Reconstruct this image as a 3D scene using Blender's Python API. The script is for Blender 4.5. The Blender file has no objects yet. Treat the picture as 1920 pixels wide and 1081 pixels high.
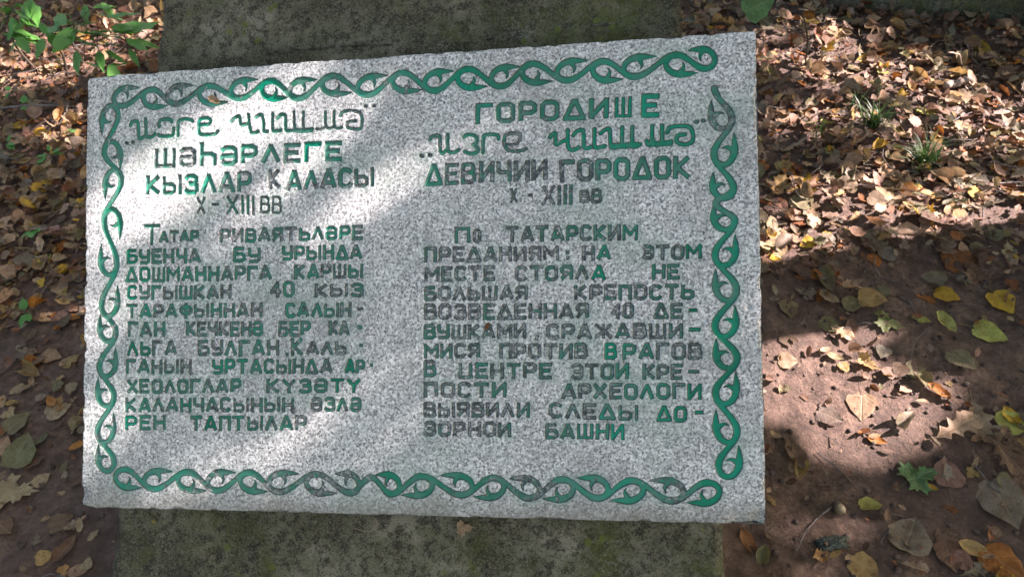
import bpy, bmesh, math, random
import numpy as np
from mathutils import Matrix, Vector

scene = bpy.context.scene
col = scene.collection
rng = np.random.default_rng(11)
random.seed(5)

CAM_O = (0.0000, 0.0000, 1.2500)
CAM_X, CAM_F, CAM_U = (0.9945, -0.0777, -0.0699), (0.0000, 0.6691, -0.7431), (0.1045, 0.7391, 0.6655)
PL_T, PL_U, PL_V, PL_N = (-0.6208, 1.0627, 0.6609), (0.9857, -0.1599, 0.0530), (-0.0900, -0.7658, -0.6367), (-0.1424, -0.6228, 0.7693)
PL_CORNERS = [(-0.0, -0.0), (1000.0, 0.0), (996.0, 661.6), (-4.0, 661.6)]
SUN_DIR = (0.8112, 0.1140, 0.5736)

# ---------------------------------------------------------------- camera
cam_d = bpy.data.cameras.new('camera')
cam = bpy.data.objects.new('camera', cam_d)
col.objects.link(cam)
scene.camera = cam
cam_d.sensor_width = 36.0
cam_d.lens = 36.0 * 1390.0 / 1920.0
cam_d.clip_start = 0.05
cam_d.clip_end = 500.0
cx_, cf_, cu_ = Vector(CAM_X), Vector(CAM_F), Vector(CAM_U)
cam.matrix_world = Matrix.Translation(Vector(CAM_O)) @ Matrix((cx_, cu_, -cf_)).transposed().to_4x4()
cam_d.dof.use_dof = True
cam_d.dof.focus_distance = 1.07
cam_d.dof.aperture_fstop = 11.0

# ---------------------------------------------------------------- light
EL, AZ = math.radians(35), math.radians(8)      # sun from the right, slightly behind the stele
S = np.array(SUN_DIR)
world = bpy.data.worlds.new('World')
scene.world = world
world.use_nodes = True
wn = world.node_tree.nodes
sky = wn.new('ShaderNodeTexSky')
sky.sky_type = 'NISHITA'
sky.sun_disc = False
sky.sun_elevation = EL
sky.sun_rotation = math.radians(90) - AZ
sky.air_density = 0.7
sky.dust_density = 5.0
sky.ozone_density = 0.6
wn['Background'].inputs['Strength'].default_value = 0.092
tint = wn.new('ShaderNodeMix'); tint.data_type = 'RGBA'; tint.blend_type = 'MULTIPLY'
tint.inputs[0].default_value = 1.0; tint.inputs[7].default_value = (1.0, 0.95, 0.78, 1)
world.node_tree.links.new(sky.outputs[0], tint.inputs[6])
world.node_tree.links.new(tint.outputs[2], wn['Background'].inputs['Color'])
sun_d = bpy.data.lights.new('sun', 'SUN')
sun = bpy.data.objects.new('sun', sun_d)
col.objects.link(sun)
sun_d.energy = 5.0
sun_d.angle = math.radians(0.55)
sun_d.color = (1.0, 0.85, 0.86)
sun.rotation_euler = Vector(S).to_track_quat('Z', 'Y').to_euler()
scene.view_settings.view_transform = 'Standard'
scene.view_settings.look = 'None'
scene.view_settings.gamma = 1.0
scene.view_settings.use_curve_mapping = False
scene.view_settings.exposure = 2.45
scene.render.engine = 'CYCLES'

A1 = np.cross(S, [0, 0, 1]); A1 /= np.linalg.norm(A1)
B1 = np.cross(A1, S)
PT, PU, PV, PN = (np.array(v) for v in (PL_T, PL_U, PL_V, PL_N))

# stele face corners in the plaque frame, mm (on the plane 36 mm behind)
ST_CORNERS = [(95.7, -128.0), (905.5, -64.6), (948.5, 742.2), (12.3, 776.1)]
# words: line, letters, baseline-left, baseline-right, top-left, top-right (mm on the plaque), stroke, wear left / right
WORDS = [
    (1, 'ШӘҺӘРЛЕГЕ', [113.9, 147.8, 413.8, 149.8, 113.7, 119.4, 413.9, 122.8], 7.5, (0.5, 0.15)),
    (2, 'КЫЗЛАР', [100.3, 188.3, 273.0, 190.3, 100.2, 161.1, 273.1, 160.2], 7, (0.1, 0.45)),
    (2, 'К', [299.5, 187.8, 318.1, 187.1, 299.6, 159.9, 318.2, 159.2], 6, (0.93, 0.93)),
    (2, 'АЛАСЫ', [325.8, 191.2, 462.6, 190.0, 325.9, 162.5, 462.8, 162.7], 7, (0.5, 0.25)),
    (3, 'Х', [183.9, 220.8, 198.9, 221.3, 183.9, 194.8, 198.9, 195.4], 4, (0.6, 0.6)),
    (3, '-', [208.5, 219.9, 221.1, 220.3, 208.4, 195.8, 221.1, 196.3], 4, (0.7, 0.7)),
    (3, 'ХІІІ', [232.2, 222.5, 277.7, 224.1, 232.2, 194.9, 277.7, 196.7], 4.5, (0.3, 0.4)),
    (3, 'ВВ', [285.5, 223.4, 320.2, 224.7, 285.5, 198.5, 320.2, 199.8], 3.9, (0.7, 0.7)),
    (4, 'Т', [97.8, 264.6, 125.8, 264.8, 97.6, 234.6, 125.7, 234.9], 5.3, (0.1, 0.1)),
    (4, 'АТАР', [123.7, 261.6, 188.9, 262.2, 123.7, 245.2, 188.9, 246.0], 5.3, (0.5, 0.4)),
    (4, 'РИВАЯТЬЛӘРЕ', [222.0, 264.4, 445.5, 266.2, 221.9, 245.2, 445.7, 246.9], 5.3, (0.6, 0.25)),
    (5, 'БУЕНЧА', [70.4, 292.2, 192.4, 294.7, 70.3, 271.4, 192.3, 273.5], 5.3, (0.0, 0.4)),
    (5, 'БУ', [243.5, 294.7, 288.1, 295.3, 243.5, 273.7, 288.1, 274.4], 5.3, (0.2, 0.4)),
    (5, 'УРЫНДА', [320.2, 293.6, 445.0, 295.0, 320.2, 273.4, 445.2, 275.2], 5.3, (0.4, 0.2)),
    (6, 'ДОШМАННАРГА', [68.2, 320.6, 305.9, 321.4, 68.0, 299.1, 305.9, 301.8], 5.3, (0.2, 0.5)),
    (6, 'КАРШЫ', [340.1, 321.5, 445.8, 322.1, 340.2, 301.1, 445.9, 302.9], 5.3, (0.4, 0.3)),
    (7, 'СУГЫШКАН', [71.8, 347.1, 242.2, 348.3, 71.7, 327.0, 242.2, 328.9], 5.3, (0.2, 0.5)),
    (7, '40', [302.3, 347.9, 340.6, 348.0, 302.3, 325.6, 340.7, 325.8], 5.3, (0.4, 0.3)),
    (7, 'КЫЗ', [371.3, 348.3, 446.5, 349.1, 371.4, 329.5, 446.7, 330.2], 5.3, (0.6, 0.5)),
    (8, 'ТАРАФЫННАН', [70.3, 375.1, 291.2, 376.1, 70.1, 355.3, 291.2, 355.9], 5.3, (0.3, 0.5)),
    (8, 'САЛЫН', [325.8, 377.2, 428.2, 377.5, 325.8, 357.1, 428.4, 357.7], 5.3, (0.25, 0.5)),
    (8, '-', [435.7, 376.4, 446.0, 376.0, 435.9, 358.4, 446.2, 358.0], 5.3, (0.5, 0.5)),
    (9, 'ГАН', [73.2, 403.3, 135.6, 403.0, 73.1, 382.3, 135.5, 382.2], 5.3, (0.3, 0.4)),
    (9, 'КЕЧКЕНӘ', [168.9, 402.8, 292.1, 403.5, 168.8, 382.4, 292.2, 383.4], 5.3, (0.6, 0.3)),
    (9, 'БЕР', [315.1, 405.0, 366.0, 404.9, 315.1, 384.3, 366.1, 384.4], 5.3, (0.35, 0.5)),
    (9, 'КА', [393.2, 404.0, 424.9, 403.8, 393.3, 384.8, 425.1, 384.6], 5.3, (0.5, 0.7)),
    (9, '-', [436.2, 402.7, 444.9, 402.8, 436.3, 383.9, 445.0, 384.0], 5.3, (0.4, 0.4)),
    (10, 'ЛЬГА', [72.3, 431.5, 154.9, 431.1, 72.2, 410.5, 154.8, 410.4], 5.3, (0.1, 0.5)),
    (10, 'БУЛГАН', [188.3, 432.6, 317.0, 432.3, 188.3, 410.4, 317.0, 411.1], 5.3, (0.5, 0.3)),
    (10, '.', [326.3, 432.9, 331.4, 433.0, 326.3, 411.8, 331.5, 411.8], 5.3, (0.6, 0.6)),
    (10, 'К', [335.2, 433.0, 354.4, 433.1, 335.3, 408.2, 354.5, 408.4], 5.3, (0.3, 0.3)),
    (10, 'АЛЬ', [358.2, 432.6, 420.7, 432.4, 358.3, 413.9, 420.8, 413.3], 5.3, (0.5, 0.6)),
    (10, '-', [439.4, 429.0, 445.7, 429.0, 439.6, 410.8, 445.8, 410.8], 5.3, (0.3, 0.3)),
    (11, 'ГАНЫҢ', [70.8, 458.7, 180.0, 458.4, 70.7, 438.3, 180.0, 438.1], 5.3, (0.2, 0.7)),
    (11, 'УРТАСЫНДА', [211.6, 459.1, 399.8, 459.8, 211.6, 438.9, 400.0, 439.4], 5.3, (0.0, 0.5)),
    (11, 'АР', [417.4, 459.8, 447.9, 459.3, 417.5, 440.4, 448.1, 440.3], 5.3, (0.0, 0.2)),
    (11, '-', [455.4, 457.0, 460.0, 457.0, 455.5, 439.2, 460.2, 439.2], 5.3, (0.3, 0.3)),
    (12, 'ХЕОЛОГЛАР', [72.7, 488.0, 258.6, 487.3, 72.6, 468.0, 258.6, 467.8], 5.3, (0.3, 0.35)),
    (12, 'КҮЗӘТҮ', [297.8, 487.3, 442.1, 486.6, 297.9, 467.9, 442.3, 467.6], 5.3, (0.25, 0.2)),
    (13, 'КАЛАНЧАСЫНЫҢ', [71.2, 516.3, 341.4, 514.6, 71.0, 496.1, 341.4, 494.7], 5.3, (0.15, 0.55)),
    (13, 'ӘЗЛӘ', [365.8, 514.8, 442.9, 513.8, 365.9, 495.0, 443.0, 494.6], 5.3, (0.55, 0.1)),
    (14, 'РЕН', [71.3, 543.0, 137.8, 542.2, 71.2, 522.5, 137.7, 521.9], 5.3, (0.0, 0.1)),
    (14, 'ТАПТЫЛАР', [176.6, 543.1, 359.7, 541.4, 176.5, 522.3, 359.8, 520.8], 5.3, (0.1, 0.35)),
    (15, 'ГОРОДИ', [612.1, 106.5, 800.9, 108.3, 612.4, 78.7, 801.4, 81.2], 7.5, (0.1, 0.15)),
    (15, 'Ш', [808.4, 107.9, 832.2, 108.6, 809.0, 80.3, 832.7, 80.9], 5.6, (0.05, 0.05)),
    (15, 'Е', [845.0, 109.0, 870.6, 109.9, 845.7, 78.9, 871.3, 79.8], 7.8, (0.1, 0.1)),
    (16, 'ДЕВИЧИЙ', [537.2, 192.2, 714.7, 189.4, 537.5, 162.6, 715.1, 162.8], 6.5, (0.35, 0.9)),
    (16, 'ГОРОДОК', [730.9, 194.6, 909.8, 196.6, 731.4, 164.9, 910.5, 166.9], 7.3, (0.45, 0.0)),
    (17, 'Х', [661.2, 221.3, 672.4, 221.7, 661.5, 200.6, 672.7, 201.1], 4, (0.75, 0.75)),
    (17, '-', [686.4, 220.0, 693.4, 220.3, 686.7, 203.3, 693.6, 203.6], 4, (0.85, 0.85)),
    (17, 'ХІІІ', [705.0, 226.3, 749.0, 226.8, 705.4, 199.6, 749.5, 199.8], 5, (0.8, 0.5)),
    (17, 'ВВ', [758.4, 223.8, 789.9, 226.1, 758.7, 208.4, 790.3, 205.8], 4.5, (0.8, 0.6)),
    (18, 'П', [581.2, 275.4, 604.0, 275.4, 581.4, 253.8, 604.2, 253.9], 5.3, (0.4, 0.5)),
    (18, 'О', [607.2, 275.5, 620.0, 275.2, 607.4, 257.8, 620.2, 258.2], 5.3, (0.93, 0.93)),
    (18, 'ТАТАРСКИМ', [654.5, 276.9, 838.4, 278.6, 654.8, 255.6, 838.9, 257.9], 5.3, (0.7, 0.3)),
    (19, 'ПРЕДАНИЯМ', [536.5, 302.0, 730.0, 303.8, 536.7, 281.7, 730.3, 284.4], 5.3, (0.75, 0.8)),
    (19, ':', [739.2, 304.1, 742.3, 304.2, 739.5, 286.2, 742.6, 286.3], 5.3, (0.7, 0.7)),
    (19, 'НА', [761.3, 304.7, 801.2, 305.1, 761.7, 285.0, 801.6, 285.8], 5.3, (0.6, 0.2)),
    (19, 'ЭТОМ', [842.4, 305.5, 923.3, 307.0, 842.8, 286.7, 923.8, 287.8], 5.3, (0.75, 0.2)),
    (20, 'МЕСТЕ', [536.2, 328.7, 639.5, 330.3, 536.4, 309.0, 639.8, 310.3], 5.3, (0.8, 0.5)),
    (20, 'СТОЯЛА', [667.0, 330.9, 793.7, 332.4, 667.3, 311.0, 794.1, 312.9], 5.3, (0.85, 0.2)),
    (20, 'НЕ', [855.8, 332.6, 893.7, 332.8, 856.2, 313.2, 894.1, 313.5], 5.3, (0.1, 0.1)),
    (21, 'БОЛЬШАЯ', [535.9, 356.5, 685.6, 358.0, 536.1, 336.9, 685.9, 338.7], 5.3, (0.7, 0.85)),
    (21, 'КРЕПОСТЬ', [749.6, 359.1, 912.1, 361.4, 750.0, 339.5, 912.5, 341.6], 5.3, (0.7, 0.1)),
    (22, 'ВОЗВЕДЕННАЯ', [535.6, 383.4, 770.2, 385.2, 535.8, 362.2, 770.6, 365.0], 5.3, (0.7, 0.75)),
    (22, '40', [799.3, 385.6, 831.1, 385.4, 799.7, 365.8, 831.5, 365.4], 5.3, (0.75, 0.75)),
    (22, 'ДЕ', [856.7, 387.0, 896.8, 387.0, 857.1, 366.8, 897.3, 367.2], 5.3, (0.6, 0.4)),
    (22, '-', [903.3, 386.5, 915.8, 386.6, 903.8, 366.7, 916.3, 366.9], 5.3, (0.05, 0.05)),
    (23, 'ВУШКАМИ', [535.3, 411.1, 682.9, 411.7, 535.5, 391.3, 683.2, 392.3], 5.3, (0.55, 0.7)),
    (23, ',', [694.1, 411.8, 697.2, 411.9, 694.4, 392.7, 697.5, 392.8], 5.3, (0.7, 0.7)),
    (23, 'СРАЖАВШИ', [710.2, 412.9, 896.2, 413.9, 710.6, 392.6, 896.7, 394.5], 5.3, (0.8, 0.7)),
    (23, '-', [903.3, 412.2, 919.6, 412.4, 903.7, 393.1, 920.1, 393.3], 5.3, (0.0, 0.0)),
    (24, 'МИСЯ', [535.1, 438.5, 616.5, 438.4, 535.3, 419.0, 616.8, 419.1], 5.3, (0.35, 0.75)),
    (24, 'ПРОТИВ', [643.7, 439.8, 767.4, 440.0, 644.0, 419.4, 767.7, 419.9], 5.3, (0.75, 0.7)),
    (24, 'В', [790.1, 441.1, 807.5, 441.2, 790.5, 420.1, 807.9, 420.3], 5.3, (0.0, 0.0)),
    (24, 'РАГОВ', [814.7, 442.1, 921.2, 442.8, 815.1, 420.4, 921.7, 421.3], 5.3, (0.2, 0.75)),
    (25, 'В', [534.8, 464.9, 553.5, 464.3, 535.0, 442.3, 553.8, 441.8], 5.3, (0.3, 0.3)),
    (25, 'ЦЕНТРЕ', [585.3, 466.9, 718.0, 467.2, 585.5, 446.6, 718.3, 446.7], 5.3, (0.5, 0.5)),
    (25, 'ЭТОЙ', [743.1, 468.2, 823.4, 468.4, 743.5, 447.5, 823.9, 447.9], 5.3, (0.9, 0.0)),
    (25, 'КРЕ', [841.0, 469.3, 894.9, 469.5, 841.4, 449.5, 895.4, 449.8], 5.3, (0.6, 0.6)),
    (25, '-', [901.4, 468.6, 916.8, 468.6, 901.8, 448.9, 917.3, 449.0], 5.3, (0.5, 0.5)),
    (26, 'ПОСТИ', [535.1, 493.7, 653.6, 493.6, 535.3, 473.7, 653.9, 473.9], 5.3, (0.85, 0.4)),
    (26, 'АРХЕОЛОГИ', [730.4, 495.3, 919.1, 495.6, 730.7, 474.9, 919.5, 476.0], 5.3, (0.65, 0.0)),
    (27, 'ВЫЯВИЛИ', [534.2, 521.3, 686.5, 521.1, 534.4, 501.3, 686.8, 501.5], 5.3, (0.8, 0.5)),
    (27, 'СЛЕДЫ', [713.0, 521.6, 834.8, 523.9, 713.4, 501.8, 835.2, 503.6], 5.3, (0.6, 0.3)),
    (27, 'ДО', [859.0, 525.6, 899.5, 525.3, 859.5, 505.3, 899.9, 505.8], 5.3, (0.0, 0.0)),
    (27, '-', [908.8, 523.5, 921.3, 523.4, 909.3, 504.2, 921.7, 504.2], 5.3, (0.0, 0.0)),
    (28, 'ЗОРНОЙ', [533.9, 548.1, 660.3, 547.6, 534.1, 528.8, 660.6, 528.6], 5.3, (0.75, 0.5)),
    (28, 'БАШНИ', [707.3, 550.3, 816.4, 550.4, 707.7, 530.1, 816.8, 530.0], 5.3, (0.6, 0.0)),
]
# brush-like title strokes: line, points (mm), stroke, wear
CURSIVE = [
    (0, [(74.7, 80.6), (76.5, 75.7), (82.5, 74.3), (86.8, 77.3), (87.4, 88.5), (88.7, 99.7), (92.3, 101.5), (97.1, 99.0)], 5.5, 0.2),
    (0, [(99.6, 72.4), (100.4, 86.9), (100.7, 97.0), (104.4, 100.5), (111.5, 99.7), (115.1, 95.5)], 5.5, 0.2),
    (0, [(122.2, 84.8), (122.2, 78.1), (127.0, 74.5), (140.1, 75.2), (143.1, 79.2)], 5.5, 0.2),
    (0, [(146.1, 89.3), (144.3, 99.2), (136.6, 100.5), (124.7, 99.8), (121.1, 97.4)], 5.5, 0.2),
    (0, [(153.2, 100.2), (153.2, 86.4), (154.3, 78.7), (162.6, 75.9), (172.1, 76.9), (176.8, 79.9)], 5.5, 0.2),
    (0, [(189.7, 86.1), (201.5, 86.2), (206.1, 81.5), (202.6, 76.9), (193.2, 76.4), (187.4, 80.5), (187.4, 94.8), (189.8, 100.4), (201.5, 102.1), (213.2, 101.0), (217.8, 97.5)], 5.5, 0.2),
    (0, [(239.3, 83.5), (242.7, 79.9), (252.0, 76.6), (254.0, 87.4), (260.0, 89.6), (268.0, 86.9)], 5.5, 0.25),
    (0, [(266.6, 74.9), (268.0, 88.2), (270.6, 100.8), (275.9, 103.0), (282.5, 100.8)], 5.5, 0.25),
    (0, [(278.6, 79.3), (285.2, 75.9), (288.5, 78.0), (290.5, 89.4), (291.1, 100.7), (297.0, 101.6)], 5.5, 0.25),
    (0, [(305.0, 75.8), (304.9, 97.6), (308.8, 102.2), (318.0, 100.8)], 5.5, 0.25),
    (0, [(312.2, 83.0), (318.1, 77.7), (324.6, 79.3), (325.2, 91.2), (326.5, 101.2), (333.7, 102.2)], 5.5, 0.25),
    (0, [(338.7, 74.5), (339.6, 98.2), (344.1, 102.8), (350.6, 101.2)], 4.5, 0.55),
    (0, [(353.5, 76.0), (353.2, 97.7), (357.7, 102.9), (367.4, 100.9)], 4.5, 0.55),
    (0, [(373.9, 101.8), (380.3, 102.8), (386.8, 99.4)], 4.5, 0.55),
    (0, [(387.5, 77.2), (387.8, 95.8), (393.2, 102.2), (399.6, 100.1)], 4.5, 0.55),
    (0, [(401.0, 77.4), (401.1, 97.7), (407.2, 103.0), (413.0, 101.4)], 4.5, 0.55),
    (0, [(410.5, 84.0), (415.0, 78.7), (427.8, 78.2), (439.2, 80.7), (443.0, 86.4), (443.5, 97.5), (440.3, 105.3), (427.6, 104.0), (421.3, 101.2), (422.6, 94.5), (434.0, 93.3)], 5, 0.45),
    (0, [(338.9, 101.9), (350.6, 103.1), (366.1, 103.3)], 7, 0.35),
    (0, [(448.8, 72.3), (450.4, 72.4)], 5, 0.9),
    (0, [(461.4, 72.4), (463.0, 72.5)], 5, 0.9),
    (0, [(67.6, 107.6), (69.2, 107.6)], 5, 0.8),
    (0, [(77.9, 106.9), (79.5, 107.0)], 5, 0.8),
    (16.5, [(545.8, 125.6), (548.7, 121.8), (559.0, 121.2), (560.0, 131.9), (561.0, 144.3), (564.4, 146.7), (568.4, 143.5)], 5.5, 0.2),
    (16.5, [(571.5, 120.1), (571.3, 138.1), (573.5, 144.9), (580.3, 146.9), (587.2, 143.3)], 5.5, 0.2),
    (16.5, [(595.3, 125.3), (599.9, 122.1), (608.9, 123.1), (613.9, 127.9), (612.7, 134.5), (608.7, 136.5)], 5.5, 0.2),
    (16.5, [(608.7, 136.5), (615.4, 142.4), (613.1, 147.9), (604.1, 149.1), (596.2, 146.0)], 5.5, 0.2),
    (16.5, [(622.7, 148.3), (623.2, 131.7), (625.8, 124.0), (638.1, 123.5), (644.8, 125.5), (645.3, 130.0)], 5.5, 0.2),
    (16.5, [(675.8, 132.1), (675.9, 124.9), (663.8, 123.2), (654.8, 126.6), (654.1, 138.8), (660.1, 146.8), (674.5, 148.6), (684.4, 145.8)], 5.5, 0.5),
    (16.5, [(675.8, 132.1), (671.3, 138.5), (658.0, 138.4)], 4, 0.65),
    (16.5, [(532.3, 149.1), (534.0, 149.2)], 6, 0.9),
    (16.5, [(544.4, 148.9), (546.1, 149.0)], 6, 0.9),
    (16.5, [(718.9, 131.1), (722.1, 127.5), (726.4, 126.5), (726.8, 141.5), (734.3, 138.8), (742.4, 136.0)], 5.8, 0.05),
    (16.5, [(743.6, 122.3), (743.6, 142.3), (745.3, 148.7), (751.5, 150.9), (758.3, 147.4)], 5.8, 0.05),
    (16.5, [(751.2, 130.2), (755.6, 125.4), (763.1, 123.3), (765.5, 127.2), (765.8, 145.9), (770.0, 149.3), (775.6, 147.7)], 5.8, 0.05),
    (16.5, [(780.9, 123.0), (780.5, 144.2), (783.5, 149.3), (794.6, 147.3)], 5.8, 0.05),
    (16.5, [(788.8, 129.6), (795.0, 125.0), (801.7, 124.7), (802.5, 145.2), (805.5, 150.3), (812.8, 148.2)], 5.8, 0.05),
    (16.5, [(818.8, 122.5), (818.4, 144.8), (822.5, 149.9), (830.4, 147.8)], 5.8, 0.05),
    (16.5, [(832.7, 123.2), (832.3, 145.5), (835.8, 150.6), (843.1, 147.2)], 5.8, 0.05),
    (16.5, [(851.6, 142.7), (855.1, 147.8), (858.2, 146.7), (859.9, 122.8)], 5.8, 0.05),
    (16.5, [(859.5, 141.9), (864.7, 149.5), (870.7, 148.6)], 5.8, 0.05),
    (16.5, [(873.1, 122.9), (873.2, 143.8), (877.8, 148.9), (885.1, 145.6)], 5.8, 0.05),
    (16.5, [(880.0, 132.5), (883.1, 126.5), (896.3, 124.7), (909.2, 126.6), (913.8, 134.8), (913.5, 145.8), (906.3, 150.3), (896.9, 149.3), (892.2, 144.7), (893.6, 138.1), (903.1, 136.7)], 5.8, 0.05),
    (16.5, [(805.5, 147.9), (820.1, 148.0), (839.5, 147.7)], 8, 0.05),
    (16.5, [(853.9, 147.1), (865.9, 147.7), (883.8, 147.4)], 8, 0.05),
    (16.5, [(918.5, 119.8), (920.0, 119.9)], 5.5, 0.6),
    (16.5, [(927.4, 119.1), (928.9, 119.1)], 5.5, 0.6),
]
# scroll border: u, v of the vine (mm), bulge side, tip direction, wear
SCROLL_TOP = [(60.1, 48.5, 1, 1, 0.4), (109.1, 28.3, -1, 1, 0.25), (149.8, 50.4, 1, 1, 0.6), (203.7, 28.3, -1, 1, 0.3), (253.6, 48.3, 1, 1, 0.2), (302.0, 27.0, -1, 1, 0.0), (346.3, 53.7, 1, 1, 0.25), (398.6, 25.8, -1, 1, 0.35), (453.1, 54.4, 1, 1, 0.35), (505.5, 27.8, -1, 1, 0.3), (552.8, 54.1, 1, 1, 0.1), (601.6, 28.5, -1, 1, 0.05), (649.9, 53.8, 1, 1, 0.1), (694.6, 26.8, -1, 1, 0.1), (744.5, 51.3, 1, 1, 0.15), (793.9, 29.6, -1, 1, 0.1), (837.4, 51.8, 1, 1, 0.15), (894.2, 27.3, -1, 1, 0.05), (932.9, 46.8, 1, -1, 0.05)]
SCROLL_BOTTOM = [(70.9, 603.6, -1, 1, 0.2), (119.0, 629.6, 1, 1, 0.3), (174.0, 605.9, -1, 1, 0.3), (220.8, 630.0, 1, 1, 0.45), (271.9, 605.1, -1, 1, 0.2), (317.4, 629.7, 1, 1, 0.5), (375.4, 605.7, -1, 1, 0.55), (426.7, 629.1, 1, -1, 0.5), (457.0, 608.9, -1, 0, 0.4), (486.8, 629.4, 1, -1, 0.1), (531.4, 606.1, -1, -1, 0.2), (588.8, 628.8, 1, -1, 0.15), (634.6, 606.6, -1, -1, 0.2), (684.3, 631.2, 1, -1, 0.55), (731.2, 607.1, -1, -1, 0.3), (778.8, 629.3, 1, -1, 0.15), (825.1, 606.9, -1, -1, 0.1), (878.3, 630.7, 1, -1, 0.5), (925.6, 607.9, -1, -1, 0.0)]
SCROLL_LEFT = [(52.2, 63.8, 1, 1, 0.3), (31.9, 119.8, -1, 1, 0.3), (58.2, 163.8, 1, 1, 0.25), (32.7, 224.4, -1, 1, 0.1), (52.9, 292.9, 1, -1, 0.15), (30.1, 355.9, -1, -1, 0.3), (52.7, 395.9, 1, -1, 0.35), (28.1, 448.3, -1, -1, 0.3), (50.7, 492.6, 1, -1, 0.2), (26.3, 547.4, -1, -1, 0.35), (52.3, 591.9, 1, -1, 0.3)]
SCROLL_RIGHT = [(944.9, 75.5, -1, 0, 0.45), (964.9, 118.3, 1, -1, 0.6), (942.7, 166.0, -1, -1, 0.1), (965.2, 214.1, 1, -1, 0.1), (943.8, 232.1, -1, 0, 0.3), (965.5, 256.7, 1, -1, 0.1), (941.4, 302.8, -1, -1, 0.05), (965.9, 349.4, 1, -1, 0.15), (939.7, 398.3, -1, -1, 0.02), (965.0, 441.3, 1, -1, 0.05), (938.9, 487.4, -1, -1, 0.02), (963.2, 538.3, 1, -1, 0.02), (940.7, 584.4, -1, -1, 0.0)]
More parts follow.
